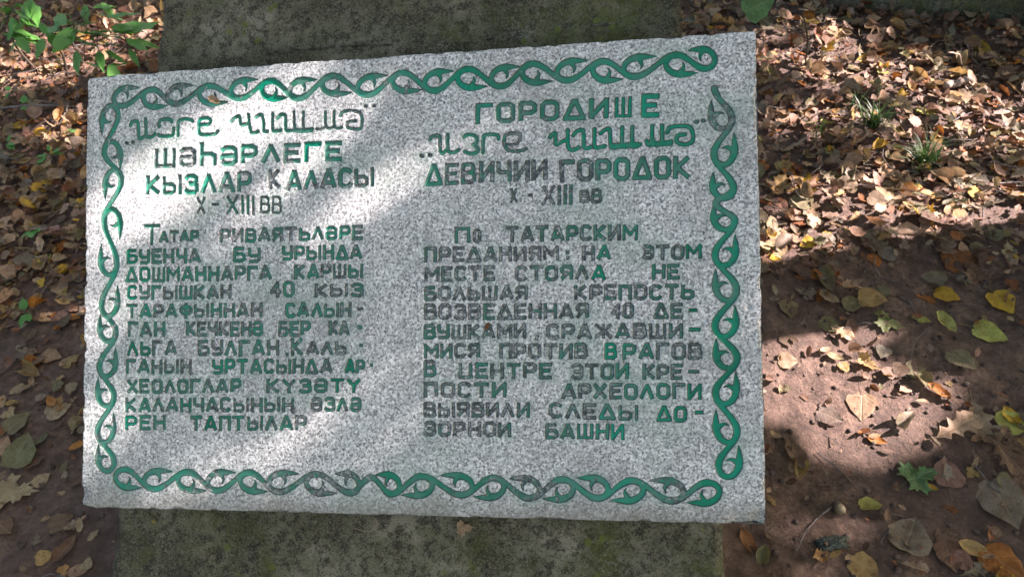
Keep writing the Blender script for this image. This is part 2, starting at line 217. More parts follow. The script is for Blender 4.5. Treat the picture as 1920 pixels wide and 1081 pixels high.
# fallen leaves: x, y, length m, turn, kind, colour, label
NAMED_LEAVES = [
    (0.698, 0.584, 0.072, 0.24, 'maple', 'green', 'fresh green maple leaf on the bare mud right of the plaque'),
    (0.740, 0.587, 0.058, 1.27, 'linden', 'rose', 'rosy brown leaf half under the green maple leaf'),
    (0.796, 0.666, 0.096, 0.32, 'oak', 'tan', 'tan oak leaf on the mud just below the sunlit patch'),
    (0.852, 0.676, 0.092, -1.58, 'oak', 'tan', 'tan oak leaf with its tip down, right of the other oak leaf'),
    (0.906, 0.670, 0.058, 0.38, 'linden', 'lime', 'lime yellow leaf at the right edge of the photo'),
    (0.848, 0.599, 0.096, -1.37, 'oak', 'brown', 'wrinkled brown oak leaf near the lower right edge'),
    (0.803, 0.511, 0.088, -1.56, 'linden', 'grey', 'large grey brown torn leaf at the lower right edge'),
    (0.628, 0.481, 0.074, 0.88, 'linden', 'grey', 'large grey heart shaped leaf on the mud at lower right'),
    (0.685, 0.472, 0.047, 1.65, 'linden', 'brown', 'small brown leaf right of the grey heart shaped leaf'),
    (0.674, 0.435, 0.052, -1.68, 'linden', 'brown', 'brown leaf near the bottom edge below a smaller brown leaf'),
    (0.719, 0.442, 0.057, -0.53, 'oval', 'ochre', 'yellowish folded leaf near the bottom right corner'),
    (0.752, 0.412, 0.067, -1.04, 'linden', 'orange', 'speckled orange leaf in the bottom right corner'),
    (0.585, 0.536, 0.037, -0.11, 'linden', 'lime', 'small folded lime leaf alone on the dark mud'),
    (0.530, 0.429, 0.051, -1.19, 'linden', 'ochre', 'ochre leaf at the bottom edge right of the concrete base'),
    (0.480, 0.613, 0.040, -1.90, 'linden', 'ochre', 'small ochre leaf under a crumpled brown one'),
    (0.485, 0.647, 0.068, 1.74, 'oval', 'brown', 'crumpled brown leaf close to the right side of the plaque'),
    (0.583, 0.721, 0.049, -0.81, 'linden', 'grey', 'greyish leaf on the left rim of the sunlit mud'),
    (0.648, 0.735, 0.060, -1.95, 'linden', 'tan', 'pale round leaf pressed into the sunlit mud'),
    (0.647, 0.663, 0.035, -0.57, 'oval', 'orange', 'torn orange leaf at the lower rim of the sunlit mud'),
    (0.799, 0.746, 0.047, -0.88, 'oval', 'orange', 'curled orange leaf on edge of the sunlit mud patch'),
    (0.544, 0.856, 0.039, -0.13, 'linden', 'tan', 'pale leaf in sun just right of the plaque edge'),
    (0.636, 0.851, 0.034, -0.61, 'oval', 'tan', 'small pale oval leaf in the sun right of the plaque'),
    (0.698, 0.828, 0.047, -0.62, 'maple', 'ochre', 'small brown curled leaf at the edge of the shadow band'),
    (0.584, 0.979, 0.050, -1.76, 'linden', 'olive', 'round olive leaf in the shadow band near the plaque'),
    (0.687, 1.050, 0.059, -1.34, 'linden', 'olive', 'crumpled olive leaf in the upper part of the shadow band'),
    (0.658, 0.930, 0.049, -0.88, 'linden', 'olive', 'olive heart shaped leaf in the shadow band'),
    (0.694, 0.917, 0.049, -1.94, 'oval', 'rose', 'folded rosy leaf beside an olive one in the shadow band'),
    (0.927, 0.977, 0.050, -0.68, 'linden', 'yellow', 'yellow orange leaf with speckles in the right shadow'),
    (1.025, 0.940, 0.061, -1.36, 'linden', 'yellow', 'bright yellow leaf near the right edge of the photo'),
    (0.966, 0.870, 0.064, -0.67, 'linden', 'lime', 'pale lime leaf below the bright yellow leaf'),
    (0.848, 0.928, 0.040, -0.52, 'oval', 'lime', 'small pale lime leaf in the middle of the right shadow'),
    (0.779, 0.918, 0.063, -0.38, 'maple', 'moss', 'mossy green dark leaf in the right shadow'),
    (0.888, 0.906, 0.065, -1.51, 'oval', 'lime', 'yellow green curled leaf left of the pale lime leaf'),
    (0.766, 0.984, 0.058, -0.39, 'linden', 'ochre', 'ochre ragged leaf in the centre of the right shadow'),
    (0.723, 0.981, 0.043, -0.14, 'linden', 'olive', 'small olive leaf touching an ochre ragged leaf'),
    (0.988, 1.055, 0.077, -1.46, 'linden', 'rust', 'brown orange leaf with dark middle at the shadow edge'),
    (1.022, 1.016, 0.075, -0.71, 'maple', 'brown', 'broad brown leaf beside the dark middled orange leaf'),
    (0.832, 1.144, 0.067, -1.96, 'linden', 'grey', 'grey leaf at the upper edge of the shadow band'),
    (0.816, 1.092, 0.035, -1.56, 'linden', 'orange', 'small orange leaf at the upper edge of the shadow band'),
    (0.849, 1.110, 0.045, 0.85, 'linden', 'grey', 'grey brown leaf right of a grey leaf at the shadow edge'),
    (0.688, 1.227, 0.042, -1.90, 'linden', 'rust', 'round yellow brown leaf on the mud near the plaque'),
    (0.723, 1.244, 0.074, -1.18, 'maple', 'tan', 'tan maple leaf with pointed lobes beside a round yellow brown leaf'),
    (0.632, 1.192, 0.055, 1.26, 'linden', 'tan', 'tan leaf above another close to the plaque right edge'),
    (0.609, 1.148, 0.059, -1.48, 'linden', 'tan', 'tan leaf in part sun at the top of the shadow band'),
    (0.967, 1.187, 0.062, -1.46, 'maple', 'yellow', 'yellow tan curled leaf in half sun right of centre'),
    (0.785, 0.801, 0.046, -0.37, 'linden', 'olive', 'olive tan leaf right of the sunlit mud'),
    (0.871, 0.803, 0.055, -1.17, 'linden', 'olive', 'twin lobed olive leaf in shadow above the oak leaves'),
    (0.782, 0.770, 0.044, -1.35, 'linden', 'olive', 'flat olive leaf above the curled orange leaf'),
    (0.357, 0.496, 0.048, -1.32, 'oval', 'rust', 'narrow rust leaf leaning beside the concrete base'),
    (0.417, 0.564, 0.024, -1.16, 'oval', 'ochre', 'tiny yellowish leaf beside the lower right corner of the plaque'),
    (0.701, 0.409, 0.044, 0.22, 'oak', 'grey', 'pale oak leaf at the bottom edge near the right corner'),
    (0.759, 1.386, 0.062, 1.24, 'maple', 'yellow', 'yellow maple leaf a little right of the plaque'),
    (0.748, 1.336, 0.047, -1.79, 'linden', 'yellow', 'golden round leaf under the yellow maple leaf'),
    (0.720, 1.452, 0.046, 0.33, 'oval', 'yellow', 'golden leaf close to the plaque right edge'),
    (0.698, 1.344, 0.075, -0.72, 'maple', 'ochre', 'ochre maple leaf left of the golden round leaf'),
    (0.700, 1.400, 0.045, 0.52, 'linden', 'olive', 'round olive leaf near the upper right of the plaque'),
    (0.898, 1.293, 0.089, -1.60, 'maple', 'tan', 'large tan maple leaf with its tip pointing down'),
    (0.824, 1.355, 0.058, -1.57, 'linden', 'ochre', 'ochre leaf between golden and large tan leaves'),
    (0.861, 1.474, 0.041, -0.17, 'maple', 'lime', 'small lime maple leaf below the left grass tuft'),
    (1.165, 1.593, 0.072, 0.51, 'maple', 'lime', 'pale green maple leaf in full sun by the grass tufts'),
    (0.904, 1.678, 0.034, 1.13, 'oval', 'orange', 'small upright orange leaf left of the grass tufts'),
    (0.808, 1.872, 0.040, -1.08, 'oval', 'lime', 'small lime yellow leaf at the upper right corner of the plaque'),
    (1.167, 1.900, 0.043, -0.20, 'maple', 'orange', 'bright orange maple leaf in the upper litter'),
    (1.346, 1.597, 0.042, -1.42, 'maple', 'orange', 'golden orange maple leaf in sun at the far right'),
    (1.361, 1.809, 0.055, 0.11, 'linden', 'orange', 'orange leaf in the shaded litter at upper right'),
    (1.284, 1.912, 0.067, 0.54, 'maple', 'rust', 'rusty maple leaf in the shade at upper right'),
    (-1.344, 1.933, 0.077, -0.49, 'oval', 'yellow', 'long yellow leaf in the litter left of the plaque'),
    (-1.303, 2.138, 0.078, 1.56, 'maple', 'orange', 'golden orange leaf touching the plaque upper left corner'),
    (-1.262, 1.981, 0.068, 0.50, 'linden', 'ochre', 'ochre leaf beside the upper left of the plaque'),
    (-1.314, 1.676, 0.043, 0.46, 'oval', 'lime', 'small lime leaf in the litter at left'),
    (-1.119, 1.412, 0.040, -1.15, 'linden', 'orange', 'orange leaf at left beside the middle of the plaque'),
    (-1.052, 1.337, 0.039, 1.46, 'linden', 'yellow', 'amber leaf touching the left edge of the plaque'),
    (-1.164, 1.207, 0.060, -0.48, 'maple', 'ochre', 'yellow orange leaf with green side at the left edge'),
    (-1.013, 1.175, 0.039, -0.33, 'oval', 'orange', 'orange leaf lit by a spot of sun left of the plaque'),
    (-1.030, 1.067, 0.047, -0.13, 'linden', 'tan', 'tan leaf with long stem on the mud left of the plaque'),
    (-1.057, 1.024, 0.051, -0.46, 'linden', 'ochre', 'curled ochre leaf on the mud at left'),
    (-1.074, 0.987, 0.034, 1.45, 'linden', 'tan', 'small tan leaf on the mud near the left edge'),
    (-0.959, 0.917, 0.049, 0.62, 'linden', 'tan', 'flat tan leaf midway between left edge and plaque'),
    (-0.984, 0.976, 0.048, -0.31, 'oval', 'brown', 'brown leaf above a flat tan leaf at left'),
    (-1.032, 0.893, 0.053, 0.92, 'linden', 'olive', 'olive tan leaf above a larger one at left'),
    (-0.997, 0.821, 0.074, 1.41, 'linden', 'olive', 'large olive tan leaf on the mud at left'),
    (-1.048, 0.842, 0.045, 1.43, 'linden', 'tan', 'tan leaf cut by the left edge of the photo'),
    (-0.975, 0.727, 0.090, -0.02, 'maple', 'tan', 'broad tan leaf near the lower left corner'),
    (-0.940, 0.756, 0.035, 0.86, 'linden', 'tan', 'small tan leaf right of a broad tan one'),
    (-0.965, 0.791, 0.044, 0.32, 'oval', 'brown', 'dark brown curled leaf below the large olive tan leaf'),
    (-0.863, 0.656, 0.043, 0.55, 'linden', 'brown', 'brown leaf near the lower left corner of the plaque'),
    (-0.841, 0.603, 0.054, 1.07, 'oval', 'brown', 'dark curled leaf beside the concrete base at left'),
    (-0.805, 0.566, 0.045, 0.28, 'oval', 'tan', 'narrow tan leaf at the bottom edge left of the base'),
    (-0.965, 0.652, 0.041, -0.63, 'linden', 'brown', 'dull brown leaf in the lower left corner'),
    (-0.871, 0.592, 0.030, 0.29, 'linden', 'ochre', 'small ochre leaf on the mud at lower left'),
    (-1.023, 0.777, 0.033, 1.42, 'linden', 'rose', 'rosy tan leaf at the left edge above the broad one'),
    (-0.794, 0.623, 0.026, 0.79, 'oval', 'tan', 'small tan leaf just left of the concrete base'),
]
SAPLING_LEAVES = [
    ((-1.3084, 2.1792, 0.2000), (-1.2882, 2.1322, 0.1800)),
    ((-1.2772, 2.1846, 0.2000), (-1.2548, 2.1576, 0.1800)),
    ((-1.1916, 2.1074, 0.2200), (-1.2174, 2.0619, 0.2000)),
    ((-1.1962, 2.1175, 0.2400), (-1.1648, 2.1573, 0.2200)),
    ((-1.1748, 2.1096, 0.2200), (-1.1093, 2.1324, 0.2000)),
    ((-1.1146, 2.1509, 0.2000), (-1.0687, 2.1899, 0.1800)),
    ((-1.1474, 2.1186, 0.1800), (-1.1086, 2.1219, 0.1600)),
    ((-1.0777, 2.1394, 0.1700), (-1.0255, 2.1067, 0.1500)),
    ((-1.1551, 2.1018, 0.1600), (-1.1307, 2.0360, 0.1400)),
    ((-1.1442, 2.1191, 0.1500), (-1.0969, 2.0853, 0.1300)),
    ((-1.2208, 2.1150, 0.1200), (-1.1844, 2.1186, 0.1000)),
    ((-1.3587, 2.2374, 0.2000), (-1.3350, 2.2115, 0.1800)),
    ((-1.2334, 2.1601, 0.2400), (-1.2194, 2.1617, 0.2200)),
    ((-1.1125, 2.2505, 0.1600), (-1.0658, 2.2323, 0.1400)),
    ((-1.1866, 2.2149, 0.2500), (-1.1758, 2.1668, 0.2300)),
    ((-1.1552, 2.1900, 0.2500), (-1.1211, 2.2276, 0.2300)),
    ((-1.2177, 2.1443, 0.1800), (-1.2106, 2.1666, 0.1600)),
    ((-1.2499, 2.1251, 0.2200), (-1.3050, 2.1903, 0.2000)),
    ((-1.2118, 2.1207, 0.2400), (-1.2793, 2.2135, 0.2200)),
]
SAPLING2_LEAVES = [
    ((-1.5254, 2.3860, 0.2000), (-1.5093, 2.3502, 0.1800)),
    ((-1.4606, 2.2591, 0.1800), (-1.4791, 2.2447, 0.1600)),
    ((-1.4514, 2.2450, 0.1600), (-1.4093, 2.1867, 0.1400)),
    ((-1.4833, 2.3004, 0.2000), (-1.5014, 2.2736, 0.1800)),
    ((-1.4438, 2.3421, 0.2200), (-1.4874, 2.3494, 0.2000)),
    ((-1.4485, 2.4022, 0.2000), (-1.4271, 2.3328, 0.1800)),
    ((-1.4750, 2.3365, 0.2000), (-1.4608, 2.3527, 0.1800)),
    ((-1.5504, 2.4178, 0.2000), (-1.5613, 2.4666, 0.1800)),
    ((-1.4653, 2.3219, 0.1800), (-1.4398, 2.3162, 0.1600)),
]
SAPLING_STEM = [(-1.37, 2.235, 0.0), (-1.349, 2.244, 0.08), (-1.338, 2.233, 0.12), (-1.261, 2.181, 0.2), (-1.159, 2.126, 0.25)]
SAPLING_STEM_B = [(-1.338, 2.233, 0.12), (-1.235, 2.183, 0.17), (-1.14, 2.139, 0.19), (-1.071, 2.155, 0.18)]
SAPLING2_STEM = [(-1.504, 2.32, 0.0), (-1.516, 2.313, 0.08), (-1.512, 2.311, 0.13), (-1.508, 2.344, 0.18), (-1.468, 2.367, 0.21)]
TWIG = [(-1.551, 2.068, 0.03), (-1.514, 2.065, 0.03), (-1.414, 2.05, 0.035), (-1.304, 2.04, 0.03), (-1.24, 2.026, 0.02)]
TWIG_B = [(-1.294, 2.033, 0.03), (-1.294, 1.989, 0.025), (-1.307, 1.947, 0.01)]
TWIG_C = [(-1.412, 2.07, 0.04), (-1.364, 2.064, 0.035), (-1.304, 2.042, 0.03)]
TUFTS = [(1.001, 1.556, 0.0), (1.055, 1.388, 0.0), (0.844, 1.552, 0.0), (0.99, 1.658, 0.0)]
KERB_LINE = [(1.183, 2.169, 0.0), (1.643, 1.971, 0.0)]
HERBS = [(-1.521, 2.163, 0.0), (-1.42, 1.869, 0.0), (-1.245, 1.886, 0.0), (-1.259, 1.786, 0.0), (-1.293, 1.747, 0.0), (-1.437, 2.061, 0.0), (-1.195, 1.463, 0.0), (-1.116, 1.184, 0.0)]
STICKS = [(1.245, 1.681, 0.02), (1.32, 1.694, 0.02), (1.261, 1.755, 0.08), (1.334, 1.775, 0.02), (1.036, 1.988, 0.02), (1.1, 2.016, 0.02), (0.864, 1.844, 0.2), (0.921, 1.865, -0.0)]
ACORN = [(0.521, 0.546, 0.008)]
LUMP = [(0.493, 0.478, 0.0), (0.472, 0.463, 0.0)]
STELE_BITS = [(582.0, 686.3), (435.8, 686.3), (444.1, 666.7), (1006.0, -73.5)]
PLAQUE_BITS = [(212.4, 49.1), (626.1, 395.1), (983.2, 374.0), (923.1, 392.4), (971.3, 488.1)]
# gaps shaped into the unseen crowns to place the sun patches, on a plane square to the sun: centre, two half axes, openness
STUMP_A = -0.9144
OPENINGS = [
    (-0.9777, 0.5969, 0.0301, -0.0651, 0.0733, -0.0458, 0.713),
    (-0.9453, 0.6222, 0.0548, -0.1118, 0.0546, -0.0335, 0.527),
    (-0.9711, 0.7082, 0.0285, -0.0458, 0.1206, -0.0666, 0.434),
    (-0.7293, 0.5761, 0.0268, -0.0463, 0.1001, -0.0553, 0.4092),
    (-0.6563, 0.3771, 0.0392, -0.0511, 0.1052, -0.0455, 0.2108),
    (-0.6294, 0.4346, 0.0673, -0.117, 0.0303, -0.0166, 0.31),
    (-0.8517, 0.4673, 0.0282, -0.0448, 0.0671, -0.0365, 0.2046),
    (-0.8028, 0.4679, 0.0328, -0.0532, 0.0674, -0.0368, 0.186),
    (-0.5282, 0.265, 0.0345, -0.0602, 0.0288, -0.0156, 0.217),
    (-0.8032, 0.3499, 0.0244, -0.0384, 0.0703, -0.0379, 0.062),
    (-1.8201, -0.7631, 0.1334, -0.022, 0.1464, 0.0801, 0.8),
    (-1.745, -0.7299, 0.0441, -0.073, 0.152, 0.0468, 1.0),
    (-1.5834, -0.8013, 0.1336, -0.0836, 0.1034, 0.0452, 1.0),
    (-1.3599, -0.8195, 0.1611, -0.0614, 0.1102, 0.0612, 1.0),
    (-1.3033, -0.8761, 0.0417, -0.0738, 0.1387, 0.0575, 1.0),
    (-1.4843, -0.623, 0.0858, -0.0966, 0.0852, 0.0285, 0.8),
    (-1.2784, -0.6695, 0.0367, -0.0667, 0.0822, 0.0279, 0.5),
    (-0.9937, -0.7246, 0.0859, -0.1071, 0.1324, 0.0595, 1.0),
    (-1.0431, -0.5063, 0.0908, -0.1171, 0.1962, 0.0682, 0.9),
    (-1.0807, -0.6491, 0.0476, -0.0901, 0.0975, 0.035, 0.7),
    (-0.7455, -0.3959, 0.057, -0.119, 0.1289, 0.0381, 1.0),
    (-0.621, -0.44, 0.0106, -0.0967, 0.1029, 0.0244, 1.0),
    (-0.41, -0.3188, -0.0096, -0.0607, 0.0576, 0.0051, 0.5),
    (-2.5395, 0.6429, -0.0018, -0.1373, 0.1806, -0.0278, 0.8),
    (-2.6133, 0.5273, -0.1087, -0.0628, 0.2052, -0.0444, 0.8),
    (-2.0487, 0.5635, 0.0448, -0.0801, 0.1249, -0.0126, 0.6),
    (-1.2971, 0.4777, 0.018, -0.0366, 0.0399, -0.0039, 1.0),
    (-2.5537, 0.7246, 0.0465, -0.0777, 0.1719, -0.0221, 0.7),
    (-1.8774, -0.6699, 0.0356, -0.058, 0.1877, 0.0519, 0.5),
]

# ---------------------------------------------------------------- helpers
def vnoise(x, y, seed=0):
    xi = np.floor(x).astype(np.int64); yi = np.floor(y).astype(np.int64)
    fx = x - xi; fy = y - yi
    fx = fx * fx * (3 - 2 * fx); fy = fy * fy * (3 - 2 * fy)
    def h(a, b):
        n = (a * 374761393 + b * 668265263 + seed * 1442695041) & 0xffffffff
        n = ((n ^ (n >> 13)) * 1274126177) & 0xffffffff
        return ((n ^ (n >> 16)) & 0xffff) / 65535.0
    return (h(xi, yi) * (1 - fx) + h(xi + 1, yi) * fx) * (1 - fy) + (h(xi, yi + 1) * (1 - fx) + h(xi + 1, yi + 1) * fx) * fy

def fbm(x, y, seed=0, octv=4):
    t = 0; a = 0.5; n = 0
    for k in range(octv):
        t = t + a * vnoise(x * 2 ** k + 17.3 * k, y * 2 ** k - 9.1 * k, seed + k); n += a; a *= 0.5
    return t / n          # 0..1

def mesh_from(name, verts, faces_flat, counts, mat=None, smooth=True):
    me = bpy.data.meshes.new(name)
    verts = np.asarray(verts, dtype=np.float32)
    me.vertices.add(len(verts)); me.vertices.foreach_set('co', verts.ravel())
    faces_flat = np.asarray(faces_flat, dtype=np.int32); counts = np.asarray(counts, dtype=np.int32)
    me.loops.add(len(faces_flat)); me.loops.foreach_set('vertex_index', faces_flat)
    me.polygons.add(len(counts))
    starts = np.concatenate([[0], np.cumsum(counts)[:-1]]).astype(np.int32)
    me.polygons.foreach_set('loop_start', starts)
    me.polygons.foreach_set('loop_total', counts)
    me.update(calc_edges=True); me.validate()
    if smooth: me.polygons.foreach_set('use_smooth', np.ones(len(me.polygons), dtype=bool))
    if mat: me.materials.append(mat)
    return me

def link(name, me, parent=None, **props):
    o = bpy.data.objects.new(name, me)
    col.objects.link(o)
    if parent: o.parent = parent
    for k, v in props.items(): o[k] = v
    return o

def empty(name, loc=(0, 0, 0), **props):
    o = bpy.data.objects.new(name, None)
    o.empty_display_size = 0.05
    col.objects.link(o); o.location = loc
    for k, v in props.items(): o[k] = v
    return o

def child(name, me, parent, **props):
    """a part whose mesh is in world coordinates, under a thing that stands at its base"""
    o = link(name, me, None, **props)
    o.parent = parent
    o.matrix_parent_inverse = Matrix.Translation(parent.location).inverted()
    return o

def tube(points, radii, sides=7, cap=True):
    P = [np.array(p, float) for p in points]
    V = []; F = []
    prev = None
    for i, p in enumerate(P):
        d = P[min(i + 1, len(P) - 1)] - P[max(i - 1, 0)]
        d /= np.linalg.norm(d) + 1e-9
        ref = prev if prev is not None else (np.array([0, 0, 1.0]) if abs(d[2]) < .9 else np.array([1.0, 0, 0]))
        a = ref - d * (ref @ d); a /= np.linalg.norm(a) + 1e-9; prev = a
        b = np.cross(d, a)
        for k in range(sides):
            t = 2 * math.pi * k / sides
            V.append(p + (a * math.cos(t) + b * math.sin(t)) * radii[i])
    n = len(P)
    for i in range(n - 1):
        for k in range(sides):
            k2 = (k + 1) % sides
            F.append((i * sides + k, i * sides + k2, (i + 1) * sides + k2, (i + 1) * sides + k))
    if cap:
        V.append(P[0]); V.append(P[-1]); a0 = n * sides
        for k in range(sides):
            k2 = (k + 1) % sides
            F.append((a0, k2, k)); F.append((a0 + 1, (n - 1) * sides + k, (n - 1) * sides + k2))
    return V, F

def pymesh(name, V, F, mat=None, smooth=True):
    me = bpy.data.meshes.new(name)
    me.from_pydata([tuple(float(c) for c in v) for v in V], [], F)
    me.update()
    if smooth: me.polygons.foreach_set('use_smooth', np.ones(len(me.polygons), dtype=bool))
    if mat: me.materials.append(mat)
    return me

def joinvf(parts):
    V = []; F = []
    for v, f in parts:
        o = len(V); V += list(v); F += [tuple(i + o for i in q) for q in f]
    return V, F

def spline(pts, n=6):
    P = [np.array(p, float) for p in pts]; P = [2 * P[0] - P[1]] + P + [2 * P[-1] - P[-2]]
    out = []
    for i in range(1, len(P) - 2):
        for k in range(n):
            t = k / n
            out.append(0.5 * ((2 * P[i]) + (-P[i - 1] + P[i + 1]) * t + (2 * P[i - 1] - 5 * P[i] + 4 * P[i + 1] - P[i + 2]) * t * t + (-P[i - 1] + 3 * P[i] - 3 * P[i + 1] + P[i + 2]) * t ** 3))
    out.append(P[-2])
    return out

# ---------------------------------------------------------------- node helpers
class NT:
    def __init__(s, name):
        s.m = bpy.data.materials.new(name); s.m.use_nodes = True
        s.t = s.m.node_tree; s.n = s.t.nodes; s.l = s.t.links
        s.b = s.n['Principled BSDF']; s.out = s.n['Material Output']
    def lk(s, a, b): s.l.new(a, b)
    def put(s, sock, v):
        if hasattr(v, 'node'): s.l.new(v, sock)
        elif isinstance(v, tuple) and len(v) == 3 and sock.type == 'RGBA': sock.default_value = (*v, 1)
        else: sock.default_value = v
    def coord(s, kind='Object'):
        return s.n.new('ShaderNodeTexCoord').outputs[kind]
    def mapping(s, vec, scale=(1, 1, 1), rot=(0, 0, 0), loc=(0, 0, 0)):
        m = s.n.new('ShaderNodeMapping'); s.lk(vec, m.inputs[0]); m.inputs['Scale'].default_value = scale
        m.inputs['Rotation'].default_value = rot; m.inputs['Location'].default_value = loc
        return m.outputs[0]
    def noise(s, vec, scale, detail=4, rough=.55, dist=0):
        t = s.n.new('ShaderNodeTexNoise'); s.lk(vec, t.inputs['Vector'])
        t.inputs['Scale'].default_value = scale; t.inputs['Detail'].default_value = detail
        t.inputs['Roughness'].default_value = rough; t.inputs['Distortion'].default_value = dist
        return t.outputs['Fac']
    def voro(s, vec, scale, out='Color', feat='F1', rnd=1.0):
        t = s.n.new('ShaderNodeTexVoronoi'); t.feature = feat; s.lk(vec, t.inputs['Vector'])
        t.inputs['Scale'].default_value = scale; t.inputs['Randomness'].default_value = rnd
        return t.outputs[out]
    def ramp(s, f, a, b, lo=0.0, hi=1.0):
        m = s.n.new('ShaderNodeMapRange'); m.interpolation_type = 'SMOOTHSTEP'
        s.put(m.inputs[0], f); s.put(m.inputs[1], a); s.put(m.inputs[2], b)
        m.inputs[3].default_value = lo; m.inputs[4].default_value = hi
        return m.outputs[0]
    def mth(s, op, a, b=0.0, c=0.0):
        m = s.n.new('ShaderNodeMath'); m.operation = op
        s.put(m.inputs[0], a); s.put(m.inputs[1], b); s.put(m.inputs[2], c)
        return m.outputs[0]
    def mix(s, f, a, b, mode='MIX'):
        m = s.n.new('ShaderNodeMix'); m.data_type = 'RGBA'; m.blend_type = mode
        s.put(m.inputs[0], f); s.put(m.inputs[6], a); s.put(m.inputs[7], b)
        return m.outputs[2]
    def cramp(s, f, stops):
        r = s.n.new('ShaderNodeValToRGB'); s.lk(f, r.inputs[0])
        e = r.color_ramp.elements
        e[0].position = stops[0][0]; e[0].color = (*stops[0][1], 1)
        e[1].position = stops[-1][0]; e[1].color = (*stops[-1][1], 1)
        for p, c in stops[1:-1]:
            q = e.new(p); q.color = (*c, 1)
        return r.outputs[0]
    def attr(s, name, out='Fac'):
        a = s.n.new('ShaderNodeAttribute'); a.attribute_name = name; return a.outputs[out]
    def sep(s, v):
        x = s.n.new('ShaderNodeSeparateXYZ'); s.lk(v, x.inputs[0]); return x.outputs
    def bump(s, h, strength=.5, dist=.001, nrm=None):
        b = s.n.new('ShaderNodeBump'); b.inputs['Strength'].default_value = strength
        b.inputs['Distance'].default_value = dist; s.lk(h, b.inputs['Height'])
        if nrm: s.lk(nrm, b.inputs['Normal'])
        return b.outputs[0]

# ---------------------------------------------------------------- materials
def granite_nodes(t, o):
    """speckled grey granite: colour socket and height socket"""
    w = t.noise(o, 60, 2)
    o2 = t.n.new('ShaderNodeVectorMath'); o2.operation = 'MULTIPLY_ADD'
    cmb = t.n.new('ShaderNodeCombineXYZ'); t.lk(w, cmb.inputs[0]); t.lk(w, cmb.inputs[1])
    t.lk(cmb.outputs[0], o2.inputs[0]); o2.inputs[1].default_value = (.006, .006, .006); t.lk(o, o2.inputs[2])
    o = o2.outputs[0]
    g1 = t.sep(t.voro(o, 320))[0]
    g2 = t.sep(t.voro(o, 380))[1]
    n1 = t.noise(o, 270, 4, .74)
    base = t.cramp(g1, [(0.0, (.58, .59, .56)), (.35, (.44, .45, .43)), (.6, (.70, .71, .68)), (.8, (.84, .84, .81)), (1.0, (.30, .31, .30))])
    dk = t.ramp(n1, .535, .585)
    base = t.mix(t.mth('MULTIPLY', dk, t.ramp(t.noise(o, 22, 3), .35, .65, .60, .92)), base, (.045, .048, .05))
    dk2 = t.ramp(g2, .82, .86)
    base = t.mix(t.mth('MULTIPLY', dk2, .7), base, (.15, .155, .16))
    lt = t.ramp(t.noise(o, 300, 2, .6), .60, .68)
    base = t.mix(t.mth('MULTIPLY', lt, .5), base, (.82, .82, .80))
    return base, t.mth('SUBTRACT', g1, t.mth('MULTIPLY', dk, .8)), dk

